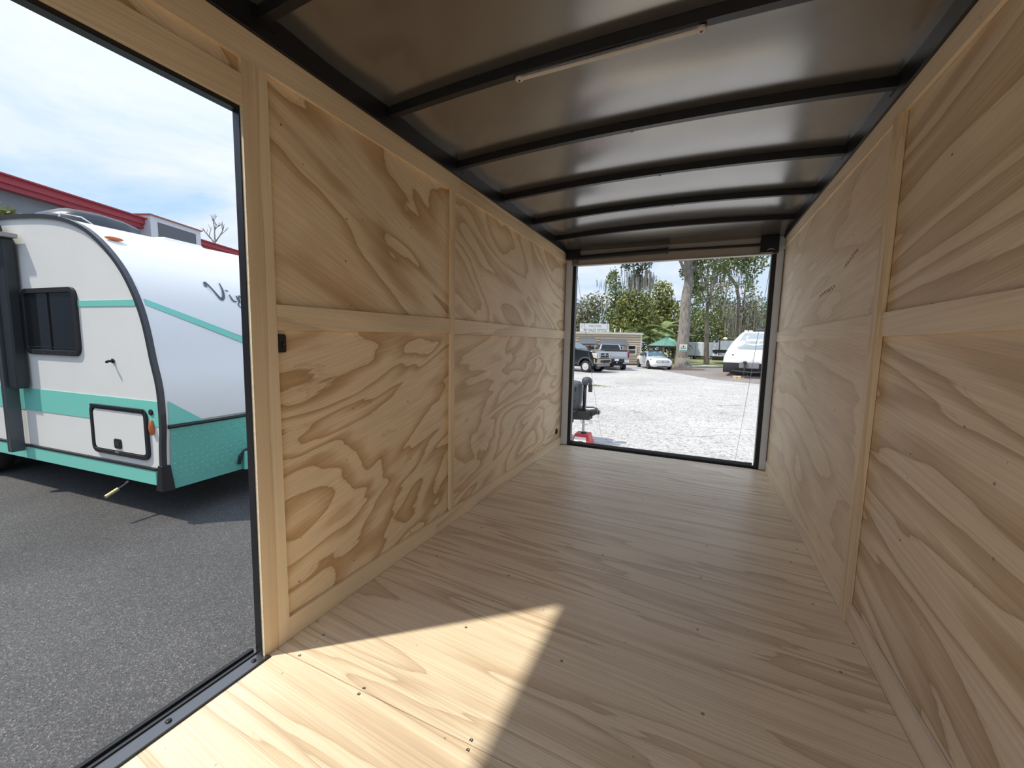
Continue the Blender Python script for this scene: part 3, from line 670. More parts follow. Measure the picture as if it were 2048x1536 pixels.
E_ = [[(.6, 1, .12), (0, 1, .12)], [(0, 1, .14), (0, 0, .14)], [(0, 0, .12), (.6, 0, .12)], [(0, .5, .1), (.45, .5, .1)]]
cr = C_ + sh(R_, 1.15) + sh(U_, 2.15) + sh(I_, 3.2) + sh(S_, 3.6) + sh(E_, 4.6) + sh(R_, 5.6)
script(cr, .93, 2.07, .062, M_decal, 'lettering')
# roof gear
M_shroud = mat('shroud_dark', (.045, .05, .058), .32)
mb = MB()
secs = [(.22, .02, .02), (.27, .10, .13), (.42, .17, .20), (.62, .18, .215), (.85, .16, .20), (1.02, .13, .16), (1.10, .05, .04)]
for x, h, wd in secs:
    for k in range(9):
        t = PI*k/8; mb.v.append((x, 2.25 - math.cos(t)*wd*2.0, 2.955 + 1.15*h*math.sin(t)**.6))
for i in range(len(secs)-1):
    for k in range(8): a = i*9+k; mb.f.append((a, a+1, a+10, a+9))
mb.f += [tuple(range(9)), tuple(range((len(secs)-1)*9, len(secs)*9))[::-1]]
mb.build('air_conditioner', M_shroud, rv, smooth=True)
MB().tube([(.24, 1.86, 2.95), (.26, 1.85, 3.02), (.42, 1.83, 3.02), (.55, 1.83, 2.94)], .008, 8).build('shroud_lip', M_chrome, rv)
MB().hexa([(1.15, 1.8, 2.93), (1.72, 1.8, 2.93), (1.72, 2.4, 2.95), (1.15, 2.4, 2.95), (1.22, 1.86, 3.01), (1.68, 1.86, 3.0), (1.68, 2.34, 3.03), (1.22, 2.34, 3.03)]).build('roof_vent', M_white, rv, bevel=.015)
# chassis: floor, tongue, wheels, stabiliser
M_chas = mat('chassis_black', (.015, .015, .016), .6)
box('underbody', (.06, .1, .34), (WR-.06, 6.6, .42), M_chas, rv)
MB().prism([(-.02, .42), (-.95, .45), (-.95, .58), (-.02, .60)], 'x', 1.02, 1.32).build('tongue_cover', M_mint, rv, bevel=.01)
mb = MB(); mb.tube([(.68, -.045, .40), (.69, -.055, .48), (.73, -.062, .53), (.80, -.066, .548), (1.1, -.07, .55), (1.5, -.07, .55)], .016, 8).build('notch_seal', M_blackm, rv)
box('notch_panel', (.72, -.085, .33), (1.5, -.05, .53), M_mint, rv, bevel=.006)
MB().tube([(.12, .55, .40), (-.02, .52, .33)], .02, 8).tube([(-.02, .52, .33), (-.16, .50, .275)], .014, 8).build('stabiliser_jack', M_chas, rv)
MB().tube([(-.09, .505, .31), (-.19, .495, .27)], .018, 8).build('jack_nut', mat('brass', (.55, .45, .25), .4, .8), rv)
M_rim = mat('rim_silver', (.62, .62, .63), .3, .3)
def wheel(parent, c, r, wd, axis, rimc=M_rim, rim=.6, seg=22):
    t = MB().lathe([(r*rim, -wd/2), (r*.93, -wd/2), (r, -wd*.36), (r, wd*.36), (r*.93, wd/2), (r*rim, wd/2)], c, axis, seg).build('tyre', M_rubber, parent, autos=50)
    h = wd*.5
    MB().lathe([(r*rim, -h*.98), (r*rim*.97, -h*1.10), (r*rim*.82, -h*1.03), (r*.24, -h*1.06), (r*.18, -h*1.2), (.001, -h*1.2)], c, axis, seg).lathe([(.001, h*1.2), (r*.18, h*1.2), (r*.24, h*1.06), (r*rim*.82, h*1.03), (r*rim*.97, h*1.10), (r*rim, h*.98)], c, axis, seg).build('rim', rimc, t, autos=50)
for y in (3.6, 4.5):
    for x in (.16, WR-.16): wheel(rv, (x, y, .34), .34, .2, 'x')

# ================================================================== GREY BUILDING WITH RED EAVES behind the camper
BA = math.radians(111)
gb = thing('warehouse', 'long grey building with dark red eaves behind the travel trailer', 'building', (-16.74, 8.08, GZ), BA)
# local x runs along the eave, local y away from the viewer (to the left)
M_gwall = mat('grey_render', (.20, .22, .245), .8, vary=.05, scale=1.5); M_red = mat('eave_red', (.36, .045, .06), .5)
box('wall', (-30, .35, 0), (14, 3.2, 5.47), M_gwall, gb); box('roof', (-30, .3, 5.47), (14, 3.3, 5.60), M_gwall, gb)
for x in range(-28, 14, 4): box('wall_joint', (x, .342, 0), (x+.02, .3505, 5.47), mat('joint_grey', (.15, .165, .185), .8), gb)
MB().prism([(.0, 5.62), (.0, 5.80), (-.10, 5.80), (-.10, 5.84), (.4, 5.88), (.4, 5.62)], 'x', -30, .1).build('eave', M_red, gb)
MB().prism([(.06, 5.475), (.06, 5.62), (.4, 5.62), (.4, 5.475)], 'x', -30, .06).build('fascia', mat('eave_red_deep', (.30, .035, .05), .5), gb)
MB().prism([(.0, 5.50), (.0, 5.66), (-.08, 5.66), (-.08, 5.70), (.4, 5.74), (.4, 5.50)], 'x', 2.15, 14).build('eave', M_red, gb)
MB().prism([(.06, 5.38), (.06, 5.50), (.4, 5.50), (.4, 5.38)], 'x', 2.15, 14).build('fascia', MATS['eave_red_deep'], gb)
box('parapet', (-.10, -.2, 4.9), (2.05, .34, 5.95), mat('parapet_white', (.62, .63, .66), .7), gb)
box('parapet_panel', (.18, -.215, 4.9), (1.80, -.2005, 5.78), mat('parapet_grey', (.13, .135, .15), .8), gb)
box('parapet_cap', (-.16, -.26, 5.951), (2.1, .36, 5.99), mat('cap_red', (.33, .12, .10), .6), gb)

# ================================================================== SECOND TRAILER: tongue seen through the rear doorway
tt = thing('parked_trailer', 'dark trailer tongue with gas bottle cover, chains and jack left of the rear opening', 'trailer', (-.37, 6.8, GZ), 0)
M_cov = mat('gas_cover_grey', (.075, .085, .095), .55); M_tng = mat('tongue_black', (.022, .022, .024), .5)
# gas bottle cover: rounded tub
mb = MB(); ncx, ncy = -.38, .0
for z, r1, r2 in ((.62, .30, .22), (.66, .315, .235), (.80, .33, .25), (.98, .33, .25), (1.04, .325, .245), (1.09, .29, .21), (1.105, .2, .14)):
    for k in range(24):
        t = 2*PI*k/24; c_, s_ = math.cos(t), math.sin(t); e_p = .55
        mb.v.append((ncx + r1*math.copysign(abs(c_)**e_p, c_), ncy + r2*math.copysign(abs(s_)**e_p, s_), z))
for i in range(6):
    for k in range(24): a = i*24+k; b = i*24+(k+1) % 24; mb.f.append((a, b, b+24, a+24))
mb.f += [tuple(range(24))[::-1], tuple(range(144, 168))]
cv = mb.build('gas_cover', M_cov, tt, autos=50)
MB().blob((ncx+.27, ncy-.19, .98), (.02, .02, .06), 8, 8).build('grip_hole', M_rubber, cv, smooth=True)
MB().tube([(ncx-.3, ncy-.22, .78), (ncx+.3, ncy-.22, .78)], .006, 6).build('cover_seam', M_rubber, cv)
MB().box((ncx+.03, -.05, 1.10), (ncx+.13, .05, 1.28)).box((ncx-.12, -.05, 1.10), (ncx-.05, .05, 1.26)).build('valve', M_blackm, tt, bevel=.01)
# A-frame
for s_ in (-1, 1):
    MB().hexa([(-1.5, s_*.62, .46), (.14, s_*.03, .46), (.14, s_*.10, .46), (-1.5, s_*.72, .46), (-1.5, s_*.62, .60), (.14, s_*.03, .60), (.14, s_*.10, .60), (-1.5, s_*.72, .60)]).build('frame_rail', M_tng, tt)
MB().box((-.72, -.35, .605), (-.06, .35, .62)).build('tray', M_tng, tt)
MB().prism([(.02, .45), (.14, .51), (.26, .57), (.29, .57), (.29, .63), (.22, .64), (.02, .60)], 'y', -.07, .07).build('coupler', M_tng, tt, bevel=.01)
MB().tube([(.245, 0, .60), (.29, 0, .585)], [.05, .052], 12).build('ball_socket', M_alu, tt)
MB().tube([(.03, .05, .65), (.16, .05, .66), (.24, .03, .64)], .012, 6).build('latch_lever', M_tng, tt)
# jack
MB().tube([(.01, 0, .44), (.01, 0, 1.06)], .033, 12).build('jack_tube', M_tng, tt); MB().tube([(.01, 0, .20), (.01, 0, .45)], .024, 12).build('jack_leg', M_alu, tt)
MB().lathe([(.085, 1.055), (.09, 1.08), (.088, 1.13), (.07, 1.165), (.03, 1.185), (.001, 1.187)], (.04, 0, 0), 'z', 18).build('jack_motor', mat('motor_grey', (.06, .06, .062), .6), tt, autos=50)
MB().box((.075, -.03, .93), (.135, .03, 1.06)).build('jack_switch', MATS['motor_grey'], tt, bevel=.006)
MB().tube([(.035, -.03, 1.0), (.045, -.035, .8), (.04, -.03, .62)], .006, 6).build('jack_cable', M_alu, tt)
for x in (-.02, .09): MB().blob((x, -.088, 1.075), .009, 6, 4).build('motor_bolt', M_chrome, tt)
def chain(p0, p1, sag, n, name):
    pts = []
    for i in range(n+1):
        t = i/n; p = Vector(p0).lerp(Vector(p1), t); p.z -= sag*4*t*(1-t); pts.append(p)
    mb = MB()
    for i in range(n):
        a, b = pts[i], pts[i+1]; d = (b-a).normalized(); sidev = d.orthogonal().normalized() if i % 2 else d.cross(d.orthogonal()).normalized()
        c = (a+b)/2; l = (b-a).length*.62; ring = []
        for k in range(9):
            t = 2*PI*k/8; ring.append(c + d*l*math.cos(t) + sidev*.011*math.sin(t))
        mb.tube(ring, .0035, 5)
    mb.build(name, M_chrome, tt)
chain((-.09, -.14, .58), (.0, -.12, .42), .0, 8, 'safety_chain'); chain((.0, -.12, .42), (.16, -.10, .46), .07, 10, 'safety_chain')
MB().tube([(.13, -.1, .47), (.15, -.1, .41), (.18, -.1, .42), (.17, -.1, .46)], .008, 6).build('chain_hook', M_chrome, tt)
MB().lathe([(.034, -.02), (.034, .02)], (-.15, -.2, .435), 'y', 14).build('cable_plug', MATS['motor_grey'], tt); MB().tube([(-.15, -.2, .46), (-.13, -.18, .56), (-.10, -.16, .6)], .01, 6).build('breakaway_cable', M_rubber, tt)
# its body stands to the left, hidden by the trailer wall
MB().prism([(-1.55, .5), (-1.62, .95), (-1.75, 1.7), (-2.2, 2.6), (-2.8, 3.0), (-7.5, 3.05), (-7.5, .5)], 'y', -1.15, 1.15).build('body', M_rvnose, tt, autos=30)
for x in (-4.4, -5.3):
    for y in (-1.0, 1.0): wheel(tt, (x, y, .36), .36, .2, 'y')
# red jack stand
js = thing('jack_stand', 'red plastic jack block with white label under the trailer tongue', 'jack stand', (-.36, 6.8, GZ))
M_redp = mat('red_plastic', (.58, .035, .04), .4)
def frus(a, b, z0, z1): return [(-a, -a, z0), (a, -a, z0), (a, a, z0), (-a, a, z0), (-b, -b, z1), (b, -b, z1), (b, b, z1), (-b, b, z1)]
MB().hexa(frus(.165, .118, 0, .205)).build('body', M_redp, js, bevel=.008)
MB().lathe([(.05, .205), (.05, .222), (.03, .222), (.028, .214), (.001, .214)], (.01, 0, 0), 'z', 16).build('socket', M_blackm, js)
MB().add([(-.135, -.1605, .03), (.10, -.1605, .03), (.083, -.1305, .155), (-.112, -.1305, .155)], [(0, 1, 2, 3)]).build('label_plate', mat('label_white', (.8, .8, .8), .5), js, fix=False)
MB().prism([(-.06,.045),(-.02,.045),(-.02,.075),(.02,.06),(.03,.09),(-.04,.09)], 'y', -.158, -.145).build('print', mat('label_red', (.5, .04, .04), .5), js)

# ================================================================== FAR SIDE OF THE LOT
RZ = YAW      # fronts turned square to the viewer
# ---- sales office
of = thing('sales_office', 'tan lap sided sales office with grey metal awnings across the lot', 'building', (-2.9, 35.2, GZ), RZ)
M_tan = mat('siding_tan', (.60, .49, .35), .7, vary=.06, scale=3); M_trimw = mat('trim_white', (.78, .77, .72), .5)
of.scale = (1.1, 1.1, 1.05)
box('wall', (-15, .05, 0), (-.06, 7, 2.42), M_tan, of)
mb = MB(); nb = 12
for i in range(nb):
    z0 = .12+i*.192; mb.prism([(.05, z0+.035), (-.045, z0), (-.045, z0+.02), (.035, z0+.192), (.05, z0+.192)], 'x', -15, -.06)
mb.build('lap_siding', M_tan, of, kind='stuff')
box('corner_board', (-.11, -.02, 0), (0, .08, 2.45), M_trimw, of); box('end_wall', (-.06, .08, 0), (0, 7, 2.42), M_tan, of)
box('roof_edge', (-15.1, -.10, 2.42), (.08, 7.1, 2.54), mat('roof_edge_cream', (.72, .69, .60), .6), of)
box('roof', (-15, 0, 2.54), (0, 7, 2.58), mat('roof_grey', (.4, .4, .4), .8), of)
box('foundation', (-15, .02, 0), (-.02, .05, .12), mat('foundation_brown', (.2, .13, .1), .8), of)
M_awg = mat('awning_grey', (.16, .175, .20), .45, .3)
def awning(x0, x1, z1, z0, out):
    a = MB().hexa([(x0-.12, -out, z0), (x1+.12, -out, z0), (x1, -.02, z0), (x0, -.02, z0), (x0-.12, -out, z0+.05), (x1+.12, -out, z0+.05), (x1, -.02, z1), (x0, -.02, z1)]).build('awning', M_awg, of)
    n = int((x1-x0)/.3)
    for i in range(n+1):
        x = x0+(x1-x0)*i/n; xe = x0-.12+(x1-x0+.24)*i/n
        MB().tube([(xe, -out-.005, z0+.055), (x, -.03, z1+.01)], .014, 5).build('seam', M_awg, a)
awning(-3.18, -1.24, 2.08, 1.56, .55); awning(-4.7, -3.6, 2.12, 1.60, .55); awning(-8, -6, 2.12, 1.56, .55)
def office_window(x0, x1, z0, z1):
    f = MB().rring('y', x0, z0, x1, z1, .005, .07, -.09, .03, 1).build('window', M_trimw, of)
    box('pane', (x0+.05, -.064, z0+.05), (x1-.05, -.058, (z0+z1)/2), M_glass, f); box('pane', (x0+.05, -.060, (z0+z1)/2), (x1-.05, -.054, z1-.05), M_glass, f)
    box('meeting_rail', (x0+.06, -.085, (z0+z1)/2-.03), (x1-.06, -.065, (z0+z1)/2+.03), M_trimw, f)
office_window(-1.08, -.40, .85, 1.60); office_window(-2.6, -1.4, .85, 1.5); office_window(-4.6, -3.7, .8, 1.5)
box('door', (-3.62, -.075, .05), (-3.3, -.001, 1.52), M_trimw, of)
for x in (-3.2, -1.7, -1.25):
    MB().tube([(x, 1.5, 2.58), (x, 1.5, 2.95)], .05, 8).build('roof_vent', M_trimw, of)
# ---- roof sign
sg = thing('office_sign', 'white WELCOME RV SALES OFFICE sign board standing on the office roof', 'sign', at(1188.5, 667, 33.6), RZ)
sw_, sh_ = 2.42, .74
box('board', (-sw_/2, -.03, .08), (sw_/2, .03, .08+sh_), mat('sign_white', (.82, .82, .80), .5), sg)
box('base_rail', (-.7, -.05, 0), (sw_/2-.05, .05, .08), mat('sign_rail', (.33, .16, .11), .7), sg); box('leg', (-sw_/2+.1, -.04, 0), (-sw_/2+.2, .04, .08), M_blackm, sg); box('leg', (sw_/2-.12, -.04, 0), (sw_/2-.03, .04, .08), M_blackm, sg)
M_ink = mat('sign_ink', (.03, .07, .06), .5); M_ink2 = mat('sign_ink_grey', (.22, .24, .24), .5)
pl = lambda ox, oz: (lambda u, v, h: (ox+u, -.032-h, oz+v))
link('lettering', text_mesh('RV SALES OFFICE', .30, M_ink, pl(.06, .27), .004, .82), sg); link('lettering', text_mesh('WELCOME!', .26, M_ink2, pl(.05, .60), .004, .8), sg)
mb = MB(); rr = random.Random(3)
for cx_, n in ((-.98, 9), (1.02, 9)):
    for i in range(n):
        z = .14+.62*i/(n-1); x = cx_ + (.12*math.sin(i*.9) if cx_ < 0 else .08-.16*abs(i/(n-1)-.5)); a = rr.uniform(0, PI)
        mb.ribbon([(x-.055*math.cos(a), z-.04*math.sin(a)), (x, z+.008), (x+.055*math.cos(a), z+.04*math.sin(a))], [.006, .03, .006], lambda u, v, h: (u, -.0305-h, v), .002)
mb.build('leaf_border', M_ink, sg, kind='stuff', fix=False)

# ---- vehicles. local x forward, y left, origin on the ground
def arch_pts(cx, cz, r, n=9): return [(cx+r*math.cos(PI*k/n), cz+r*math.sin(PI*k/n)) for k in range(n+1)]
def pickup(name, label, loc, rz, paint, lower, flare=None, dually=0):
    t = thing(name, label, 'pickup truck', loc, rz)
    fx, rx, R = 1.98, -1.85, .40
    fa, ra = arch_pts(fx, .46, .54), arch_pts(rx, .46, .52)
    poly = [(-2.85, .66), (-2.42, .60)] + ra[::-1] + [(-1.2, .52), (1.35, .52)] + fa[::-1] + [(2.62, .62), (2.78, .70), (2.84, 1.05), (2.80, 1.30), (2.66, 1.40), (2.2, 1.46), (1.22, 1.54), (-.98, 1.54), (-1.0, 1.48), (-2.88, 1.48), (-2.90, 1.0)]
    MB().prism(poly, 'y', -.97, .97).build('body', paint, t, bevel=.04, autos=45)
    # cab
    b0, b1 = (-.92, 1.20), (-.72, .38); zb, zt = 1.53, 2.0; yb, yt = .92, .76
    mb = MB(); mb.hexa([(b0[0], -yb, zb), (b0[1], -yb, zb), (b0[1], yb, zb), (b0[0], yb, zb), (b1[0], -yt, zt), (b1[1], -yt, zt), (b1[1], yt, zt), (b1[0], yt, zt)]).build('cab', paint, t, bevel=.05)
    def face(p, name_, m, off):
        p = [Vector(q) for q in p]; n = (p[1]-p[0]).cross(p[3]-p[0]).normalized(); c = sum(p, Vector())/4
        q = [c+(v-c)*.86+n*off for v in p]; q2 = [v - n*.02 for v in q]
        return MB().hexa([tuple(v) for v in q2]+[tuple(v) for v in q]).build(name_, m, t)
    face([(b0[0], yb, zb), (b0[0], -yb, zb), (b1[0], -yt, zt), (b1[0], yt, zt)], 'rear_window', M_glass, .012)
    face([(b0[1], -yb, zb), (b0[1], yb, zb), (b1[1], yt, zt), (b1[1], -yt, zt)], 'windscreen', mat('windscreen', (.10, .14, .15), .06), .012)
    for s in (-1, 1):
        a = [(b0[0]+.05, s*yb, zb), (.25, s*yb, zb), (.2, s*yt, zt), (b1[0], s*yt, zt)]; b = [(.27, s*yb, zb), (b0[1]-.05, s*yb, zb), (b1[1], s*yt, zt), (.22, s*yt, zt)]
        for q in (a, b): face(q if s < 0 else q[::-1], 'side_window', M_glass, .012)
        MB().box((1.0, s*.95, 1.5), (1.12, s*1.25, 1.78)).build('mirror', M_blackm, t, bevel=.03)
        if flare:
            pts = arch_pts(fx, .46, .60, 14); pts2 = arch_pts(fx, .46, .50, 14)
            MB().prism(pts + pts2[::-1], 'y', s*.955, s*1.02).build('fender_flare', flare, t)
        # wheels
        wheel(t, (fx, s*.84, R), R, .28, 'y', M_rim, .62); wheel(t, (rx, s*.84, R), R, .28, 'y', M_rim, .62)
        # lamps
        MB().hexa([(2.55, s*.66, .97), (2.862, s*.66, .97), (2.84, s*.985, .97), (2.55, s*.99, 1.02), (2.42, s*.66, 1.31), (2.845, s*.66, 1.31), (2.79, s*.985, 1.32), (2.42, s*.99, 1.35)]).build('headlamp', mat('lamp_clear', (.62, .59, .48), .2, vary=.5, scale=14, coat=.5), t, bevel=.02)
        MB().box((-2.93, s*.87, .98), (-2.80, s*.985, 1.42)).build('tail_lamp', mat('tail_red', (.20, .02, .025), .3), t, bevel=.02)
        MB().lathe([(.5, 0), (.5, .02)], (fx, s*.72, .44), 'y', 20).build('wheel_well', M_rubber, t); MB().lathe([(.5, 0), (.5, .02)], (rx, s*.72, .44), 'y', 20).build('wheel_well', M_rubber, t)
    # front end
    g = box('grille', (2.78, -.60, .98), (2.86, .60, 1.36), M_chrome, t, bevel=.03)
    for z in (1.03, 1.20): box('grille_slot', (2.855, -.52, z), (2.868, .52, z+.11), M_rubber, g)
    MB().lathe([(.10, 0), (.10, .02), (.001, .03)], (2.866, 0, 1.185), 'x', 16).build('badge', M_chrome, g)
    bf = MB().prism([(2.6, -1.0), (2.93, -.86), (3.0, 0), (2.93, .86), (2.6, 1.0), (2.6, .86), (2.75, 0), (2.6, -.86)], 'z', .62, .93).build('front_bumper', lower, t, bevel=.03)
    box('air_dam', (2.70, -.80, .42), (2.86, .80, .62), mat('dam_grey', (.25, .25, .25), .6), t, bevel=.03)
    for s in (-1, 1): MB().hexa([(2.90, s*.46, .70), (2.985, s*.46, .70), (2.955, s*.70, .70), (2.90, s*.70, .70), (2.90, s*.46, .84), (2.985, s*.46, .84), (2.955, s*.70, .84), (2.90, s*.70, .84)]).build('fog_lamp', M_rubber, bf)
    box('front_intake', (2.90, -.40, .66), (3.004, .40, .86), M_rubber, bf)
    # rear end
    tg = box('tailgate', (-2.94, -.79, .98), (-2.86, .79, 1.44), paint, t, bevel=.02); box('tailgate_band', (-2.952, -.70, 1.12), (-2.94, .70, 1.20), mat('emboss', (.5, .51, .53), .4), tg)
    box('bed_cover', (-2.92, -.90, 1.47), (-1.0, .90, 1.56), M_rubber, t, bevel=.03)
    bb = box('rear_bumper', (-3.08, -.96, .62), (-2.86, .96, .88), M_blackm, t, bevel=.03)
    for s in (-1, 1): box('bumper_end', (-3.095, s*.58, .63), (-3.0, s*.97, .87), M_chrome, bb, bevel=.02)
    box('licence_plate', (-3.10, -.16, .74), (-3.085, .16, .90), mat('plate_white', (.8, .8, .8), .5), bb)
    MB().tube([(-3.02, 0, .60), (-3.2, 0, .60)], .035, 8).blob((-3.19, 0, .66), .035, 8, 6).build('tow_ball', M_chrome, bb)
    box('chassis', (-2.8, -.55, .36), (2.5, .55, .6), M_rubber, t)
    return t
pb_ = at(1177, 746, 23.9)
M_blk = mat('paint_black', (.012, .014, .018), .15, coat=1.0); M_gold = mat('bumper_tan', (.45, .36, .28), .35, .2); M_flare = mat('flare_grey', (.06, .07, .075), .5)
hd_b = math.radians(-16)
pw = Vector((-4.68, 24.0)); off = Matrix.Rotation(hd_b, 2) @ Vector((1.98*.9, -.84*.9))
tb = pickup('pickup_truck', 'black pickup truck with tan bumper parked nose forward before the office', (pw.x-off.x, pw.y-off.y, GZ), hd_b, M_blk, M_gold, M_flare); tb.scale = (.9, .9, .9)
M_sil = mat('paint_silver', (.50, .52, .56), .25, .3, coat=.6)
hs = math.radians(114)
rw = at(1232, 741, 26.6); ts_ = pickup('pickup_truck', 'silver pickup truck seen from behind beside the office window', (rw.x+math.cos(hs)*2.6, rw.y+math.sin(hs)*2.6, GZ), hs, M_sil, M_chrome); ts_.scale = (.86, .86, .86)

# ---- white electric crossover
def car(name, label, loc, rz):
    t = thing(name, label, 'car', loc, rz)
    M_car = mat('paint_white', (.90, .90, .90), .25, coat=.9)
    # half sections: x, [(y,z) bottom centre -> sill -> shoulder -> roof centre]
    S = [(2.33, [(0,.42),(.40,.42),(.55,.50),(.60,.62),(.55,.72),(.3,.76),(0,.77)]),
         (2.24, [(0,.24),(.62,.24),(.80,.36),(.84,.60),(.76,.80),(.45,.87),(0,.88)]),
         (1.95, [(0,.20),(.75,.20),(.91,.34),(.93,.66),(.84,.88),(.5,.97),(0,.98)]),
         (1.40, [(0,.18),(.80,.18),(.93,.32),(.95,.70),(.87,.96),(.5,1.03),(0,1.04)]),
         (.85, [(0,.18),(.80,.18),(.92,.32),(.94,.72),(.88,1.0),(.55,1.08),(0,1.09)]),
         (.62, [(0,.18),(.80,.18),(.92,.32),(.94,.73),(.885,1.02),(.72,1.16),(0,1.20)]),
         (.0, [(0,.18),(.80,.18),(.92,.32),(.94,.74),(.89,1.05),(.64,1.50),(0,1.56)]),
         (-.7, [(0,.18),(.80,.18),(.92,.32),(.94,.76),(.89,1.07),(.63,1.55),(0,1.61)]),
         (-1.4, [(0,.18),(.80,.18),(.93,.34),(.95,.80),(.90,1.08),(.60,1.44),(0,1.50)]),
         (-1.95, [(0,.22),(.76,.22),(.91,.38),(.93,.84),(.87,1.08),(.55,1.24),(0,1.28)]),
         (-2.25, [(0,.36),(.66,.36),(.84,.46),(.88,.84),(.80,1.02),(.5,1.06),(0,1.07)]),
         (-2.36, [(0,.48),(.5,.48),(.66,.56),(.7,.78),(.62,.9),(.4,.93),(0,.93)])]
    mb = MB(); n = len(S[0][1]); ring = 2*n-2
    for x, h in S:
        pts = [(y, z) for y, z in h] + [(-y, z) for y, z in h[-2:0:-1]]
        mb.v += [(x, y, z) for y, z in pts]
    for i in range(len(S)-1):
        for k in range(ring): mb.f.append((i*ring+k, i*ring+(k+1) % ring, (i+1)*ring+(k+1) % ring, (i+1)*ring+k))
    mb.f += [tuple(range(ring)), tuple(range((len(S)-1)*ring, len(S)*ring))[::-1]]
    mb.build('body', M_car, t, smooth=True, sub=2)
    M_wind = mat('car_glass', (.03, .05, .055), .05)
    # glass: strips lifted off the body
    def strip(name_, A_, B_, m=M_wind):
        mb = MB(); k = len(A_)
        for p, q in zip(A_, B_): mb.v += [p, q]
        for i in range(k-1): mb.f.append((2*i, 2*i+1, 2*i+3, 2*i+2))
        o = mb.build(name_, m, t, smooth=True, fix=False); md = o.modifiers.new('s', 'SOLIDIFY'); md.thickness = .02; return o
    strip('windscreen', [(.80, y, 1.10-.04*abs(y)) for y in (-.72, -.4, 0, .4, .72)], [(.02, y*.82, 1.545-.05*abs(y)) for y in (-.72, -.4, 0, .4, .72)], mat('car_windscreen', (.20, .30, .33), .05))
    for s in (-1, 1):
        strip('side_window', [(.60, s*.885, 1.08), (0, s*.90, 1.08), (-.75, s*.905, 1.10), (-1.5, s*.885, 1.14)], [(.30, s*.78, 1.27), (0, s*.70, 1.43), (-.7, s*.69, 1.47), (-1.35, s*.74, 1.32)])
        MB().hexa([(2.02, s*.52, .80), (2.20, s*.50, .76), (1.86, s*.87, .82), (1.75, s*.86, .86), (2.02, s*.52, .845), (2.20, s*.50, .80), (1.86, s*.875, .865), (1.75, s*.865, .90)]).build('headlamp', M_glass, t)
        for x in (1.45, -1.45):
            wheel(t, (x, s*.85, .35), .35, .22, 'y', mat('rim_dark', (.12, .12, .13), .4, .6), .68)
            pts = arch_pts(x, .35, .41, 14); MB().prism(pts, 'y', s*.935, s*.955).build('arch_liner', M_rubber, t)
        MB().blob((.55, s*1.0, 1.12), (.07, .07, .05), 8, 6).build('mirror', M_car, t, smooth=True)
    MB().rring('x', -.52, .60, .52, .78, .085, .02, 2.24, 2.345).build('grille_outline', M_rubber, t)
    MB().blob((2.345, 0, .69), (.012, .05, .03), 8, 6).build('badge', M_glass, t)
    MB().prism([(-.62, .34), (.62, .34), (.42, .30), (.35, .26), (-.35, .26), (-.42, .30)], 'x', 2.12, 2.27).build('lower_intake', M_rubber, t)
    box('roof_panel', (-1.0, -.52, 1.60), (-.05, .52, 1.612), M_glass, t)
    return t
fl = Vector((-1.75, 30.4)); hc = math.radians(-67); off = Matrix.Rotation(hc, 2) @ Vector((1.45*.85, -.85*.85))
ec = car('crossover_car', 'white electric crossover parked facing the lot beside the green roofed gazebo', (fl.x-off.x, fl.y-off.y, GZ), hc); ec.scale = (.85, .85, .84)

# ---- gazebo
gz = thing('gazebo', 'open timber gazebo with green metal roof behind the white car', 'gazebo', Vector((at(1331, 734, 37.5).x, at(1331, 734, 37.5).y, GZ)), RZ)
M_grn = mat('gazebo_green', (.16, .34, .26), .4, .3); M_tim = mat('gazebo_timber', (.22, .18, .14), .8, vary=.2, scale=5)
hexp = lambda r, z, n=6: [(r*math.cos(2*PI*k/n+PI/6*0), r*math.sin(2*PI*k/n), z) for k in range(n)]
e0, e1 = hexp(1.72, 1.68), hexp(.22, 2.38)
for k in range(6):
    a, b, c, d = e0[k], e0[(k+1) % 6], e1[(k+1) % 6], e1[k]
    lo = [Vector(p)-Vector((0, 0, .04)) for p in (a, b, c, d)]
    pn = MB().hexa([tuple(p) for p in lo]+[a, b, c, d]).build('roof_panel', M_grn, gz)
    for i in range(1, 6):
        t = i/6; p = Vector(a).lerp(Vector(b), t); q = Vector(d).lerp(Vector(c), t); MB().tube([p, q], .018, 4).build('roof_seam', M_grn, pn)
    MB().tube([a, d], .035, 6).build('ridge_cap', M_grn, gz)
    pa = [x*.9 for x in a[:2]]; MB().box((pa[0]-.06, pa[1]-.06, 0), (pa[0]+.06, pa[1]+.06, 1.66)).build('post', M_tim, gz)
    pb2 = [x*.9 for x in b[:2]]
    MB().tube([(pa[0], pa[1], 1.58), (pb2[0], pb2[1], 1.58)], .055, 6).build('beam', M_tim, gz)
    if k != 4:
        MB().tube([(pa[0], pa[1], .75), (pb2[0], pb2[1], .75)], .04, 6).build('handrail', M_tim, gz)
        for i in range(1, 8):
            t = i/8; x, y = pa[0]+(pb2[0]-pa[0])*t, pa[1]+(pb2[1]-pa[1])*t; MB().box((x-.02, y-.02, .1), (x+.02, y+.02, .75)).build('baluster', M_tim, gz)
MB().lathe([(.20, 2.36), (.20, 2.56), (.28, 2.57), (.05, 2.74), (.02, 2.86), (.001, 2.87)], (0, 0, 0), 'z', 6).build('cupola', M_grn, gz)
MB().lathe([(1.6, 0), (1.6, .10)], (0, 0, 0), 'z', 6).build('deck', M_tim, gz)

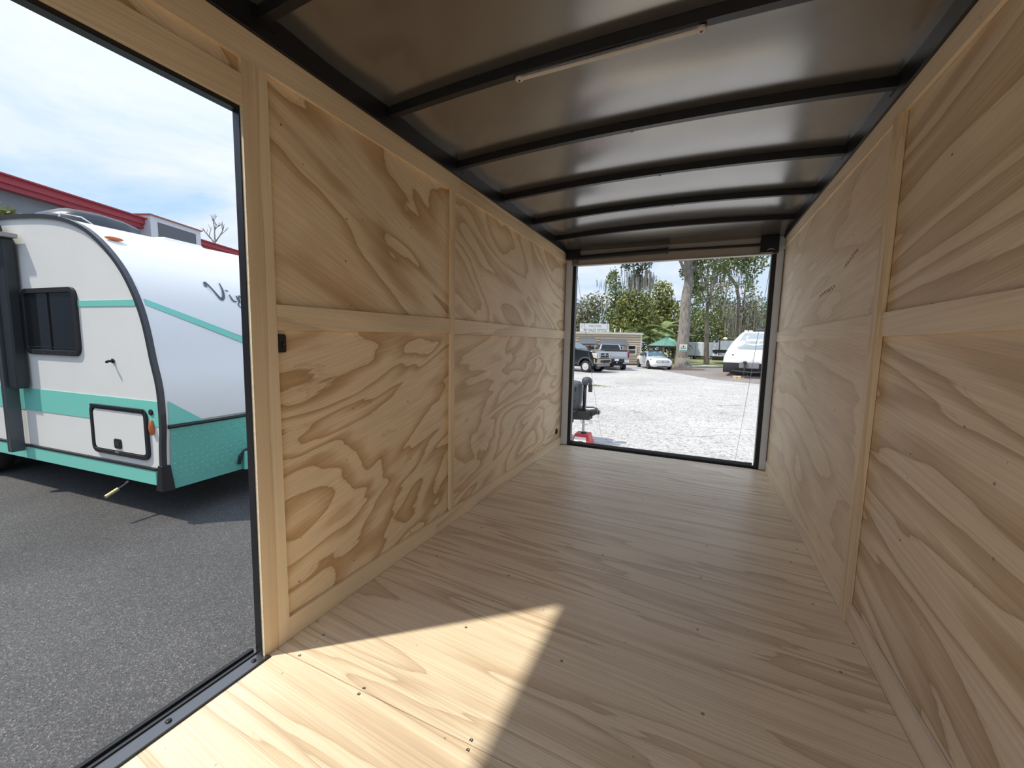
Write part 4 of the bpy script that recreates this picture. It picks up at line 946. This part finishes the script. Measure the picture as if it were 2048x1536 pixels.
# ---- trees
def leaf_mat(name, c): return mat(name, c, .7, vary=.45, scale=1.3)
M_leafs = [leaf_mat('leaf_olive', (.23, .25, .075)), leaf_mat('leaf_green', (.17, .21, .075)), leaf_mat('leaf_dark', (.075, .09, .04)), leaf_mat('leaf_grey', (.25, .25, .16))]
def bark(name, c):
    m = mat(name, c, .95, vary=.5, scale=1, bump=1.0); t = m.node_tree      # vertical ridges: noise squeezed along the trunk
    mp = N(t, 'ShaderNodeMapping'); mp.inputs['Scale'].default_value = (13, 13, 1.6); tcn = next(n for n in t.nodes if n.type == 'TEX_COORD'); nn_ = next(n for n in t.nodes if n.type == 'TEX_NOISE')
    Lk(t, tcn.outputs['Object'], mp.inputs[0]); Lk(t, mp.outputs[0], nn_.inputs['Vector'])
    next(n for n in t.nodes if n.type == 'BUMP').inputs['Distance'].default_value = .06; return m
M_bark = bark('bark_grey', (.25, .225, .195)); M_barkd = bark('bark_brown', (.155, .13, .105))
M_moss = mat('spanish_moss', (.26, .25, .20), .95, vary=.25, scale=3)
def foliage(parent, blobs, size, seed, m, name='foliage'):
    """blobs: (x,y,z,rx,ry,rz,count) local; small folded leaf sprays scattered through each clump"""
    rr = np.random.default_rng(seed); V = []; F = []; o = 0
    for x, y, z, rx, ry, rz, n in blobs:
        n = int(n); u = rr.normal(size=(n, 3)); u /= np.linalg.norm(u, axis=1)[:, None]; rad = rr.random(n)**.45
        # lumpy clump surface
        k = rr.normal(size=(5, 3)); lump = 1 + .16*np.sin(u@k.T*2.2).sum(1)/2
        c = np.array([x, y, z]) + u*(rad*lump)[:, None]*np.array([rx, ry, rz])
        a = rr.normal(size=(n, 3)); a /= np.linalg.norm(a, axis=1)[:, None]
        b = np.cross(a, rr.normal(size=(n, 3))); b /= np.linalg.norm(b, axis=1)[:, None]
        nn_ = np.cross(a, b); s = size*(.6+.8*rr.random(n))[:, None]
        p = np.stack([c-a*s, c+b*s*.5+nn_*s*.15, c+a*s, c-b*s*.5+nn_*s*.15], 1).reshape(-1, 3); V.append(p)
        idx = np.arange(n)*4+o; F.append(np.stack([idx, idx+1, idx+2, idx+3], 1)); o += 4*n
    V = np.concatenate(V); F = np.concatenate(F); me = bpy.data.meshes.new(name)
    me.vertices.add(len(V)); me.vertices.foreach_set('co', V.ravel()); me.loops.add(F.size); me.loops.foreach_set('vertex_index', F.ravel())
    me.polygons.add(len(F)); me.polygons.foreach_set('loop_start', np.arange(len(F))*4); me.update(calc_edges=True); me.materials.append(m)
    ob = link(name, me, parent); ob['kind'] = 'stuff'; return ob
def moss(parent, spots, seed):
    rr = random.Random(seed); mb = MB()
    for x, y, z, l in spots:
        for _ in range(7):
            px, py = x+rr.uniform(-.5, .5), y+rr.uniform(-.5, .5); a = rr.uniform(0, PI); w_ = rr.uniform(.012, .045); ll = l*rr.uniform(.2, .9)
            ca, sa = math.cos(a)*w_, math.sin(a)*w_
            mb.add([(px-ca, py-sa, z), (px+ca, py+sa, z), (px+ca*.7+.05, py+sa*.7, z-ll*.6), (px, py, z-ll), (px-ca*.8, py-sa*.8, z-ll*.5)], [(0, 1, 2, 3, 4)])
    o = mb.build('hanging_moss', M_moss, parent, fix=False); o['kind'] = 'stuff'
def limb(name, pts, r0, r1, m, parent, seg=10):
    q = []; pts = [Vector(p) for p in pts]
    for i in range(len(pts)-1):
        for k in range(4):
            t = k/4; p0, p1, p2, p3 = pts[max(i-1, 0)], pts[i], pts[i+1], pts[min(i+2, len(pts)-1)]
            q.append(.5*((2*p1)+(p2-p0)*t+(2*p0-5*p1+4*p2-p3)*t*t+(3*p1-p0-3*p2+p3)*t**3))
    q.append(pts[-1]); n = len(q)
    return MB().tube(q, [r0+(r1-r0)*i/(n-1) for i in range(n)], seg).build(name, m, parent, smooth=True)
def tree(label, px, base_py, depth, trunk_px, crown, leafm, size, bark=M_barkd, branches=(), moss_px=(), group='trees behind the lot', r=.22, seed=1, name='tree', nmul=1.0, cat='tree'):
    """everything is given by where it shows in the photo and its own distance; built in local coordinates"""
    b = at(px, base_py, depth); base = Vector((b.x, b.y, GZ)); t = thing(name, label, cat, base, 0, group)
    L = lambda x, y, dd=0: at(x, y, depth+dd) - base
    mpx = depth/FPX
    tp = [Vector((0, 0, -.1))] + [L(*q) for q in trunk_px]
    limb('trunk', tp, r, r*.45, bark, t)
    for br in branches:
        limb('branch', [L(*q[:2], q[2] if len(q) > 2 else 0) for q in br[1:]], br[0], br[0]*.35, bark, t, 7)
    bl = []
    for c in crown:
        x, y, rx, ry = c[:4]; dd = c[4] if len(c) > 4 else 0; p = L(x, y, dd); dens = c[5] if len(c) > 5 else 1
        n = dens*nmul*rx*ry*mpx*mpx/(size*size)*7.5
        bl.append((p.x, p.y, p.z, rx*mpx, max(rx, ry)*mpx*.8, ry*mpx, n))
    if bl: foliage(t, bl, size, seed, leafm)
    if moss_px:
        sp = []
        for x, y, l in moss_px: p = L(x, y); sp.append((p.x, p.y, p.z, l*mpx))
        moss(t, sp, seed)
    return t
# big oak with the sign, canopy hanging into the top of the opening
oak = tree('huge grey barked oak trunk with a small sign behind the white car', 1364, 737, 31, [(1364, 705), (1369, 650), (1372, 600), (1378, 560), (1375, 515), (1365, 430), (1352, 340)],
     [(1400, 500, 50, 34, 2), (1460, 508, 46, 30, -2), (1350, 490, 36, 26), (1300, 470, 60, 26, 2), (1385, 545, 26, 22, 1, .7), (1370, 420, 150, 60, 0, .5), (1505, 520, 30, 26, -2, .55), (1392, 575, 22, 18, 1, .5), (1440, 535, 26, 18, 0, .4), (1500, 560, 14, 30, -2, .35)],
     M_leafs[1], .115, M_bark, [(.16, (1371, 590), (1385, 560, 1), (1395, 520, 2), (1420, 480, 2)), (.14, (1374, 560), (1360, 520, -1), (1330, 470, -1), (1270, 430, 0)), (.09, (1372, 575), (1378, 540), (1382, 500))], [(1400+i*6, 530+((i*37) % 30), 24+((i*53) % 20)) for i in range(18)], None, .50, 11, 'oak_tree', 1.7)
oak_base = oak.location
# flared root foot
MB().tube([(0, 0, -.1), (0, 0, .12), (0, 0, .35), (0, 0, .8)], [.95, .72, .58, .50], 14).build('root_flare', M_bark, oak, smooth=True)
ts = thing('tree_sign', 'small white and green notice board fixed to the oak trunk', 'sign', at(1366.5, 696, 30.1), RZ)
box('board', (-.28, -.02, -.27), (.28, .02, .27), mat('notice_white', (.80, .80, .74), .5), ts); box('green_band', (-.28, -.024, -.27), (.28, -.0205, -.14), mat('notice_green', (.22, .42, .32), .5), ts)
MB().box((-.20, -.024, -.04), (.20, -.0205, .0)).build('print_line', M_ink, ts); MB().blob((0, -.022, .11), (.06, .006, .07), 8, 6).build('emblem', M_ink, ts)
for x in (-.17, .17): box('print_block', (x-.05, -.024, .06), (x+.05, -.0205, .10), M_ink2, ts)
# hanging dark limb over the middle: canopy of a tree standing out of view to the left
tree('dark leaved oak whose mossy limb hangs in the upper middle of the rear opening', 1090, 742, 27, [(1092, 640), (1100, 520), (1130, 420), (1160, 350)],
     [(1262, 505, 26, 34, 0, 1.1), (1288, 515, 18, 34, 0, .9), (1235, 470, 40, 30), (1180, 430, 60, 40, 0, .6), (1275, 548, 12, 22, 0, .6)], M_leafs[2], .115, M_barkd, [(.14, (1120, 450), (1180, 440), (1240, 480), (1275, 520))],
     [(1255+((i*17) % 46), 530+((i*29) % 30), 46) for i in range(20)], None, .4, 12, 'oak_tree')
# second trunk with forking crown
tree('slim forked tree standing on the grass right of the big oak', 1413, 729, 38, [(1413, 700), (1414, 650), (1415, 605)],
     [(1425, 560, 40, 34, 1, .42), (1395, 590, 26, 24, 0, .5), (1440, 600, 34, 26, 1, .5), (1405, 535, 30, 24, 2, .4), (1415, 640, 34, 30, 2, .6)], M_leafs[1], .14, M_barkd,
     [(.13, (1415, 610), (1416, 570), (1414, 530)), (.11, (1416, 608), (1425, 580), (1434, 555)), (.09, (1413, 602), (1402, 582), (1388, 572))], [(1395+i*5, 560+((i*31) % 60), 40) for i in range(14)], None, .28, 13)
tree('bare limbed mossy tree at the right of the rear opening', 1478, 724, 44, [(1479, 690), (1480, 650), (1478, 610), (1472, 570), (1455, 548)],
     [(1480, 650, 34, 36, 1, .45), (1500, 600, 26, 34, 0, .35), (1505, 635, 30, 30, 2, .6), (1455, 570, 26, 20, 0, .3)], M_leafs[3], .15, M_barkd,
     [(.12, (1479, 640), (1488, 600), (1492, 560), (1500, 530)), (.10, (1474, 575), (1462, 560), (1450, 540)), (.08, (1486, 605), (1500, 615), (1520, 612)), (.08, (1485, 700), (1487, 640), (1484, 602))],
     [(1450+((i*13) % 70), 590+((i*37) % 70), 70) for i in range(46)], None, .26, 14)
# wall of woodland
wl_t = [('pale feathery tree at the far left above the office roof', 1165, 52, [(1170, 635, 34, 36), (1185, 610, 26, 26, 0, .7), (1155, 650, 26, 30)], 3, 21),
        ('tall ragged tree with upright crown left of the hanging limb', 1232, 50, [(1232, 600, 22, 40, 0, .8), (1225, 560, 16, 20, 0, .6), (1240, 640, 36, 40), (1228, 545, 10, 12, 0, .5)], 1, 22),
        ('bushy yellow green tree rising behind the sales office sign', 1265, 48, [(1262, 610, 36, 36), (1285, 630, 36, 40), (1250, 650, 36, 30), (1265, 590, 24, 20, 0, .8)], 0, 23),
        ('broad green tree in the middle of the woodland left of the oak trunk', 1318, 50, [(1318, 600, 36, 34), (1335, 630, 34, 40), (1308, 650, 36, 36), (1325, 575, 20, 16, 0, .6)], 0, 24),
        ('low dark shrubby tree behind the gazebo roof', 1345, 54, [(1345, 660, 40, 30), (1330, 685, 40, 24)], 2, 25),
        ('leafy tree filling the gap right of the oak trunk', 1392, 56, [(1392, 650, 30, 38), (1400, 690, 30, 26), (1388, 620, 18, 20, 0, .6)], 1, 26),
        ('olive tree between the two slim trunks', 1445, 56, [(1445, 640, 34, 34), (1455, 668, 36, 26), (1440, 610, 24, 18, 0, .5)], 0, 27),
        ('dark woodland tree above the white camper roof', 1510, 58, [(1512, 650, 36, 34), (1530, 625, 24, 34, 0, .7), (1500, 675, 40, 24)], 1, 28),
        ('shadowy thicket tree behind the small cargo trailer', 1400, 62, [(1400, 690, 44, 28), (1430, 700, 40, 26), (1370, 690, 40, 26)], 2, 29),
        ('dense thicket tree behind the sales office', 1210, 60, [(1210, 670, 60, 34), (1160, 675, 50, 34), (1265, 680, 50, 30)], 2, 30)]
for lab, px, dp, cr_, mi, sd_ in wl_t:
    top = min(c[1] for c in cr_)
    tree(lab, px, 715, dp, [(px+2, 690), (px-2, 650), (px, top+10)], cr_, M_leafs[mi], .19, M_barkd, [(.09, (px-1, 660), (px+12, 630), (px+20, 610)), (.08, (px, 650), (px-14, 630))],
         [(c[0]+((i*23) % 50)-25, c[1]+((i*31) % 30), 36) for c in cr_[:2] for i in range(7)], seed=sd_, nmul=1.15)
# palms by the gazebo
fr_me = None
def frond_mesh():
    mb = MB(); n = 12; rib = []
    for i in range(n+1):
        t = i/n; rib.append(Vector((1.5*t, 0, .55*t-1.0*t*t)))
    mb.tube(rib, [.02*(1-.8*i/n) for i in range(n+1)], 5)
    for i in range(1, n+1):
        p = rib[i]; l = .55*math.sin(PI*min(1, i/n*.85+.12))
        for s in (-1, 1): mb.add([p, p+Vector((.10, s*.02, -.01)), p+Vector((.22, s*l, -.22)), p+Vector((.06, s*l*.6, -.08))], [(0, 1, 2, 3)])
    return mb.mesh('frond', leaf_mat('palm_leaf', (.20, .25, .09)), fix=False)
fr_me = frond_mesh()
for lab, px, py, dp, h, sc_ in (('cabbage palm with arching fronds left of the gazebo cupola', 1296, 720, 42, 2.6, 1.1), ('cabbage palm with arching fronds directly behind the office corner', 1272, 722, 43, 2.9, 1.0), ('cabbage palm leaning out right of the gazebo roof', 1352, 722, 41, 2.3, 1.0), ('cabbage palm rising behind the gazebo peak', 1322, 722, 44, 3.4, 1.1)):
    b = at(px, py, dp); t = thing('palm_tree', lab, 'palm', (b.x, b.y, GZ), 0, 'palms around the gazebo')
    limb('trunk', [(0, 0, -.1), (.05, 0, h*.5), (0, 0, h)], .16, .13, M_barkd, t, 9); rr = random.Random(px)
    for k in range(15):
        o = link('frond', fr_me, t); o.location = (0, 0, h); o.rotation_euler = (rr.uniform(-.2, .2), rr.uniform(-.9, .35), 2*PI*k/15+rr.uniform(-.2, .2)); o.scale = (sc_,)*3
# bare tree by the grey building, shrub tip at the far left
bt = thing('bare_tree', 'leafless branching tree against the sky behind the grey building', 'tree', (-23.2, 14.2, GZ), 0)
bt_base = Vector((-23.2, 14.2, GZ)); LB = lambda x, y, dd=0: at(x, y, 22+dd)-bt_base
limb('trunk', [Vector((0, 0, 0)), LB(431, 520), LB(430, 480)], .12, .045, M_bark, bt, 8)
rr = random.Random(9)
def twig(p, d, l, r_, depth_):
    q = p + d*l; mid = p + d*l*.5 + Vector((rr.uniform(-.05, .05), rr.uniform(-.05, .05), 0))*l
    MB().tube([p, mid, q], [r_, r_*.8, r_*.6], 5).build('twig', M_bark, bt)
    if depth_:
        for _ in range(3 if depth_ > 1 else 2):
            nd = (d + Vector((rr.uniform(-.7, .7), rr.uniform(-.7, .7), rr.uniform(-.1, .6)))).normalized(); twig(p + d*l*rr.uniform(.45, 1), nd, l*rr.uniform(.5, .72), r_*.6, depth_-1)
twig(LB(430, 482), Vector((.05, 0, 1)).normalized(), .75, .04, 3); twig(LB(430, 488), Vector((-.55, -.3, .8)).normalized(), .75, .035, 2); twig(LB(430, 485), Vector((.45, .3, .85)).normalized(), .8, .035, 2); twig(LB(432, 505), Vector((-.4, -.4, .7)).normalized(), .5, .025, 1)
shp = at(4, 424, 9.6); shb = thing('shrub', 'green leafy shrub tip showing over the camper roof at the far left', 'shrub', (shp.x, shp.y, GZ), 0)
foliage(shb, [(-.1, 0, shp.z-GZ-.15, .30, .3, .28, 160), (-.5, -.2, shp.z-GZ-.3, .5, .5, .45, 300), (-.4, 0, shp.z-GZ-1.6, .9, .9, 1.3, 500)], .09, 77, M_leafs[0]); limb('trunk', [(0, 0, 0), (-.2, 0, shp.z-GZ-.8)], .07, .04, M_barkd, shb, 7)

# ---- white cargo trailer under the trees
ct = thing('cargo_trailer', 'white enclosed cargo trailer under the trees behind the slim tree', 'trailer', (2.0, 57.5, GZ), math.radians(62))
M_cw = mat('cargo_white', (.66, .69, .75), .4)
MB().hexa([(-1.9, -1.0, .45), (1.9, -1.0, .45), (1.9, 1.0, .45), (-1.9, 1.0, .45), (-1.9, -1.0, 2.15), (1.9, -1.0, 2.15), (1.9, 1.0, 2.15), (-1.9, 1.0, 2.15)]).build('body', M_cw, ct, bevel=.05)
box('door', (-1.92, -.92, .52), (-1.9, .92, 2.05), mat('cargo_door', (.56, .60, .68), .4), ct); box('door_seam', (-1.925, -.02, .52), (-1.92, .02, 2.05), M_blackm, ct); box('side_door', (.2, -1.02, .55), (.95, -1.0, 1.95), MATS['cargo_door'], ct)
for y in (-.9, .9): wheel(ct, (-.3, y, .33), .33, .18, 'y')
box('frame', (-1.9, -.95, .36), (2.9, .95, .45), M_chas, ct)

# ---- black and white camper far right
bw = thing('travel_trailer', 'white and black travel trailer half hidden behind the big white camper', 'travel trailer', at(1424, 722, 40).xy.to_3d() + Vector((0, 0, GZ)), -.06); bw.scale = (1, 1, .80)
box('body', (0, 0, .55), (7, 2.4, 2.95), mat('bw_white', (.78, .78, .80), .4), bw, bevel=.05)
for nm, a, b in (('stripe', (-.01, -.02, 1.35), (7, 0, 1.72)), ('skirt', (-.01, -.02, .42), (7, 0, .92)), ('roof_trim', (-.02, -.02, 2.88), (7, 2.42, 2.97)), ('slide_edge', (.52, -.03, 1.05), (.60, -.001, 2.92)), ('window', (.16, -.015, 2.62), (.42, -.001, 2.84)), ('spare_lamp', (.16, -.03, 1.22), (.40, -.002, 1.42))):
    box(nm, a, b, M_glass if nm == 'window' else mat('bw_black', (.025, .026, .028), .5), bw)
for x in (.7, 1.1): box('vent', (x, -.02, 1.14), (x+.09, -.001, 1.24), MATS['bw_black'], bw)
for x in (2.0, 2.9): wheel(bw, (x, .1, .36), .36, .2, 'y')

# ---- big white camper nose at the right edge of the opening
wc = thing('travel_trailer', 'large white camper with grey nose panel parked nose on at the right of the opening', 'travel trailer', Vector((at(1503, 755, 22.6).x-1.47, at(1503, 755, 22.6).y+.35, GZ)), math.radians(-7)); wc.scale = (1.2, 1, .87)
M_wc = mat('camper_white', (.83, .83, .82), .3, coat=.4); M_wcg = mat('nose_panel_grey', (.33, .38, .41), .25, coat=.4); M_wcd = mat('camper_charcoal', (.045, .048, .05), .5)
# local x across (0..2.45), y away from viewer; the nose leans back towards the top
np_ = smooth_curve([Vector(q) for q in ((.14, .28), (.0, .55), (-.08, .95), (-.07, 1.3), (.02, 1.75), (.20, 2.25), (.50, 2.68), (.85, 2.92), (1.4, 3.02))], 3)
WC = 2.45
def insets(z): return .02 + .72*max(0, (z-1.1)/1.9)**1.6 
mb = MB(); nseg = 14
for y, z in np_:
    for k in range(nseg+1):
        u = k/nseg; e_ = abs(2*u-1); x = insets(z) + (WC-2*insets(z))*u; mb.v.append((x, y - .16*(1-e_**2.4) + .10*e_**6, z))
for i in range(len(np_)-1):
    for k in range(nseg): a = i*(nseg+1)+k; mb.f.append((a, a+1, a+nseg+2, a+nseg+1))
lowN = next(i for i, q in enumerate(np_) if q[1] > .93)
top_mb, low_mb = MB(), MB(); top_mb.v = list(mb.v); low_mb.v = list(mb.v)
for f_ in mb.f: (low_mb if f_[0]//(nseg+1) < lowN else top_mb).f.append(f_)
def drop_loose(m_):
    used = sorted({i for f_ in m_.f for i in f_}); ix = {u: k for k, u in enumerate(used)}; m_.v = [m_.v[u] for u in used]; m_.f = [tuple(ix[i] for i in f_) for f_ in m_.f]
drop_loose(top_mb); drop_loose(low_mb)
top_mb.build('nose_cap', M_wc, wc, smooth=True); low_mb.build('nose_skirt', M_wcd, wc, smooth=True)
def nose2(u, z, h):      # on the cap
    for i in range(len(np_)-1):
        if np_[i][1] <= z <= np_[i+1][1]: t = (z-np_[i][1])/(np_[i+1][1]-np_[i][1]); y = np_[i][0]*(1-t)+np_[i+1][0]*t; break
    e_ = abs(2*u-1); return (insets(z)+(WC-2*insets(z))*u, y-.16*(1-e_**2.4)+.10*e_**6-h, z+h*.3)
zl = [.35, .7, 1.1, 1.4, 1.7, 2.0, 2.3, 2.6, 2.85, 2.98]
hullc = [(.06+insets(z), z) for z in zl] + [(WC-.06-insets(z), z) for z in zl[::-1]]
MB().prism(hullc, 'y', 1.1, 8).build('body', M_wc, wc, autos=30)
box('side_skirt', (.03, .3, .35), (.06, 8, .95), M_wcd, wc); box('side_skirt', (WC-.06, .3, .35), (WC-.03, 8, .95), M_wcd, wc)
# grey windscreen-like panel
mb = MB(); rows = []
zs = [1.83, 1.95, 2.1, 2.25, 2.4, 2.55, 2.7, 2.82, 2.9]
for j, z in enumerate(zs):
    lo_u, hi_u = .16 - .03*(z-1.83) + .06*max(0, 1.95-z)/.12, .84 + .03*(z-1.83) - .06*max(0, 1.95-z)/.12
    for k in range(11): mb.v.append(nose2(lo_u+(hi_u-lo_u)*k/10, z, .012))
for j in range(len(zs)-1):
    for k in range(10): a = j*11+k; mb.f.append((a, a+1, a+12, a+11))
mb.build('nose_panel', M_wcg, wc, smooth=True)
# white script lettering and swoosh on the panel
on2 = lambda u, v, h: nose2(u, v, .016+h)
def script2(strokes, u0, z0, s, name):
    mb = MB()
    for st in strokes:
        q = smooth_curve([Vector(p[:2]) for p in st], 4); n = len(q); ws = [p[2] for p in st]
        wq = [ws[min(i//4, len(ws)-1)] for i in range(n)]
        mb.ribbon([(u0+p[0]*s/WC, z0+p[1]*s) for p in q], [x*s*.6 for x in wq], on2, .002)
    return mb.build(name, M_wc, wc, fix=False)
s_l = [[(.55, .85, .1), (.2, 1, .14), (.05, .7, .16), (.4, .4, .16), (.25, 0, .16), (-.25, -.05, .12), (-.4, .15, .08)]]
u_l = [[(0, .42, .1), (.02, .06, .14), (.2, .02, .1), (.32, .42, .1), (.34, .04, .14), (.46, .04, .07)]]
r_l = [[(0, .0, .12), (.04, .42, .1), (.22, .42, .12)]]
v_l = [[(0, .42, .1), (.12, .0, .14), (.3, .44, .1)]]
y_l = [[(0, .42, .1), (.1, .06, .14), (.28, .06, .1), (.34, .42, .1), (.26, -.35, .14), (.0, -.4, .1)]]
o_l = [[(.2, .42, .1), (.02, .2, .14), (.18, 0, .12), (.34, .2, .12), (.2, .42, .1)]]
sur = s_l + sh(u_l, .62) + sh(r_l, 1.15) + sh(v_l, 1.42) + sh(e_, 1.82) if False else s_l + sh(u_l, .62) + sh(r_l, 1.15) + sh(v_l, 1.42) + sh([[(0, .2, .1), (.26, .26, .1), (.2, .42, .1), (.02, .26, .14), (.1, .02, .14), (.34, .06, .08)]], 1.82) + sh(y_l, 2.25) + sh(o_l, 2.75) + sh(r_l, 3.18)
script2(sur, .27, 2.36, .33, 'lettering')
script2([[(0, 0, .03), (.9, -.05, .22), (1.7, -.16, .36), (2.5, -.05, .22), (3.4, .02, .03)]], .22, 2.19, .42, 'swoosh')
MB().lathe([(.085, 0), (.085, .012), (.06, .013)], (WC/2, nose2(.5, 2.12, .03)[1], 2.12), 'y', 14).build('emblem', M_wc, wc)
for u in (.15, .80): MB().blob(nose2(u, 1.46, .0), (.05, .03, .045), 8, 6).build('marker_lamp', M_wcd, wc)
box('cap_joint', (WC/2-.008, nose2(.5, 1.1, .004)[1], .98), (WC/2+.008, nose2(.5, 1.1, -.04)[1], 1.2), M_wcg, wc)
# gas box, jack, A-frame, roof gear
box('gas_box', (.72, -.72, .62), (1.52, -.2, 1.02), mat('gas_box_grey', (.22, .21, .23), .6), wc, bevel=.05); MB().tube([(.95, -.78, .25), (.95, -.78, 1.08)], .035, 8).blob((.95, -.78, 1.02), (.09, .09, .08), 8, 6).build('tongue_jack', M_wcd, wc)
MB().tube([(.35, .1, .42), (1.2, -1.15, .42)], .05, 6).build('frame_rail', M_wcd, wc); MB().tube([(2.05, .1, .42), (1.2, -1.15, .42)], .05, 6).build('frame_rail', M_wcd, wc); MB().tube([(1.0, -.6, .4), (1.15, -1.1, .12)], .02, 6).build('jack_handle', M_wcd, wc)
box('roof_unit', (1.25, 2.2, 2.99), (1.9, 3.0, 3.26), M_wcd, wc, bevel=.08)
for x in (.85, 1.05): MB().blob((x, 1.2, 3.06), (.09, .06, .05), 8, 6).build('roof_lamp', M_wc, wc)
MB().blob((-.06, 1.6, 2.55), (.10, .12, .09), 8, 6).build('porch_lamp', M_wc, wc)
for x in (.25, WC-.25):
    for y in (4, 5): wheel(wc, (x, y, .36), .36, .2, 'x')
bk = thing('wood_block', 'stack of short tan timber blocks under the camper jack', 'blocks', Vector((at(1474, 752, 21.6).x, at(1474, 752, 21.6).y, GZ)))
for i in range(2): box('block', (-.18, -.12, .09*i), (-.012, .12, .09*i+.085), mat('block_wood', (.62, .48, .30), .8), bk, bevel=.01); box('block', (.012, -.12, .09*i), (.18, .12, .09*i+.085), MATS['block_wood'], bk, bevel=.01)
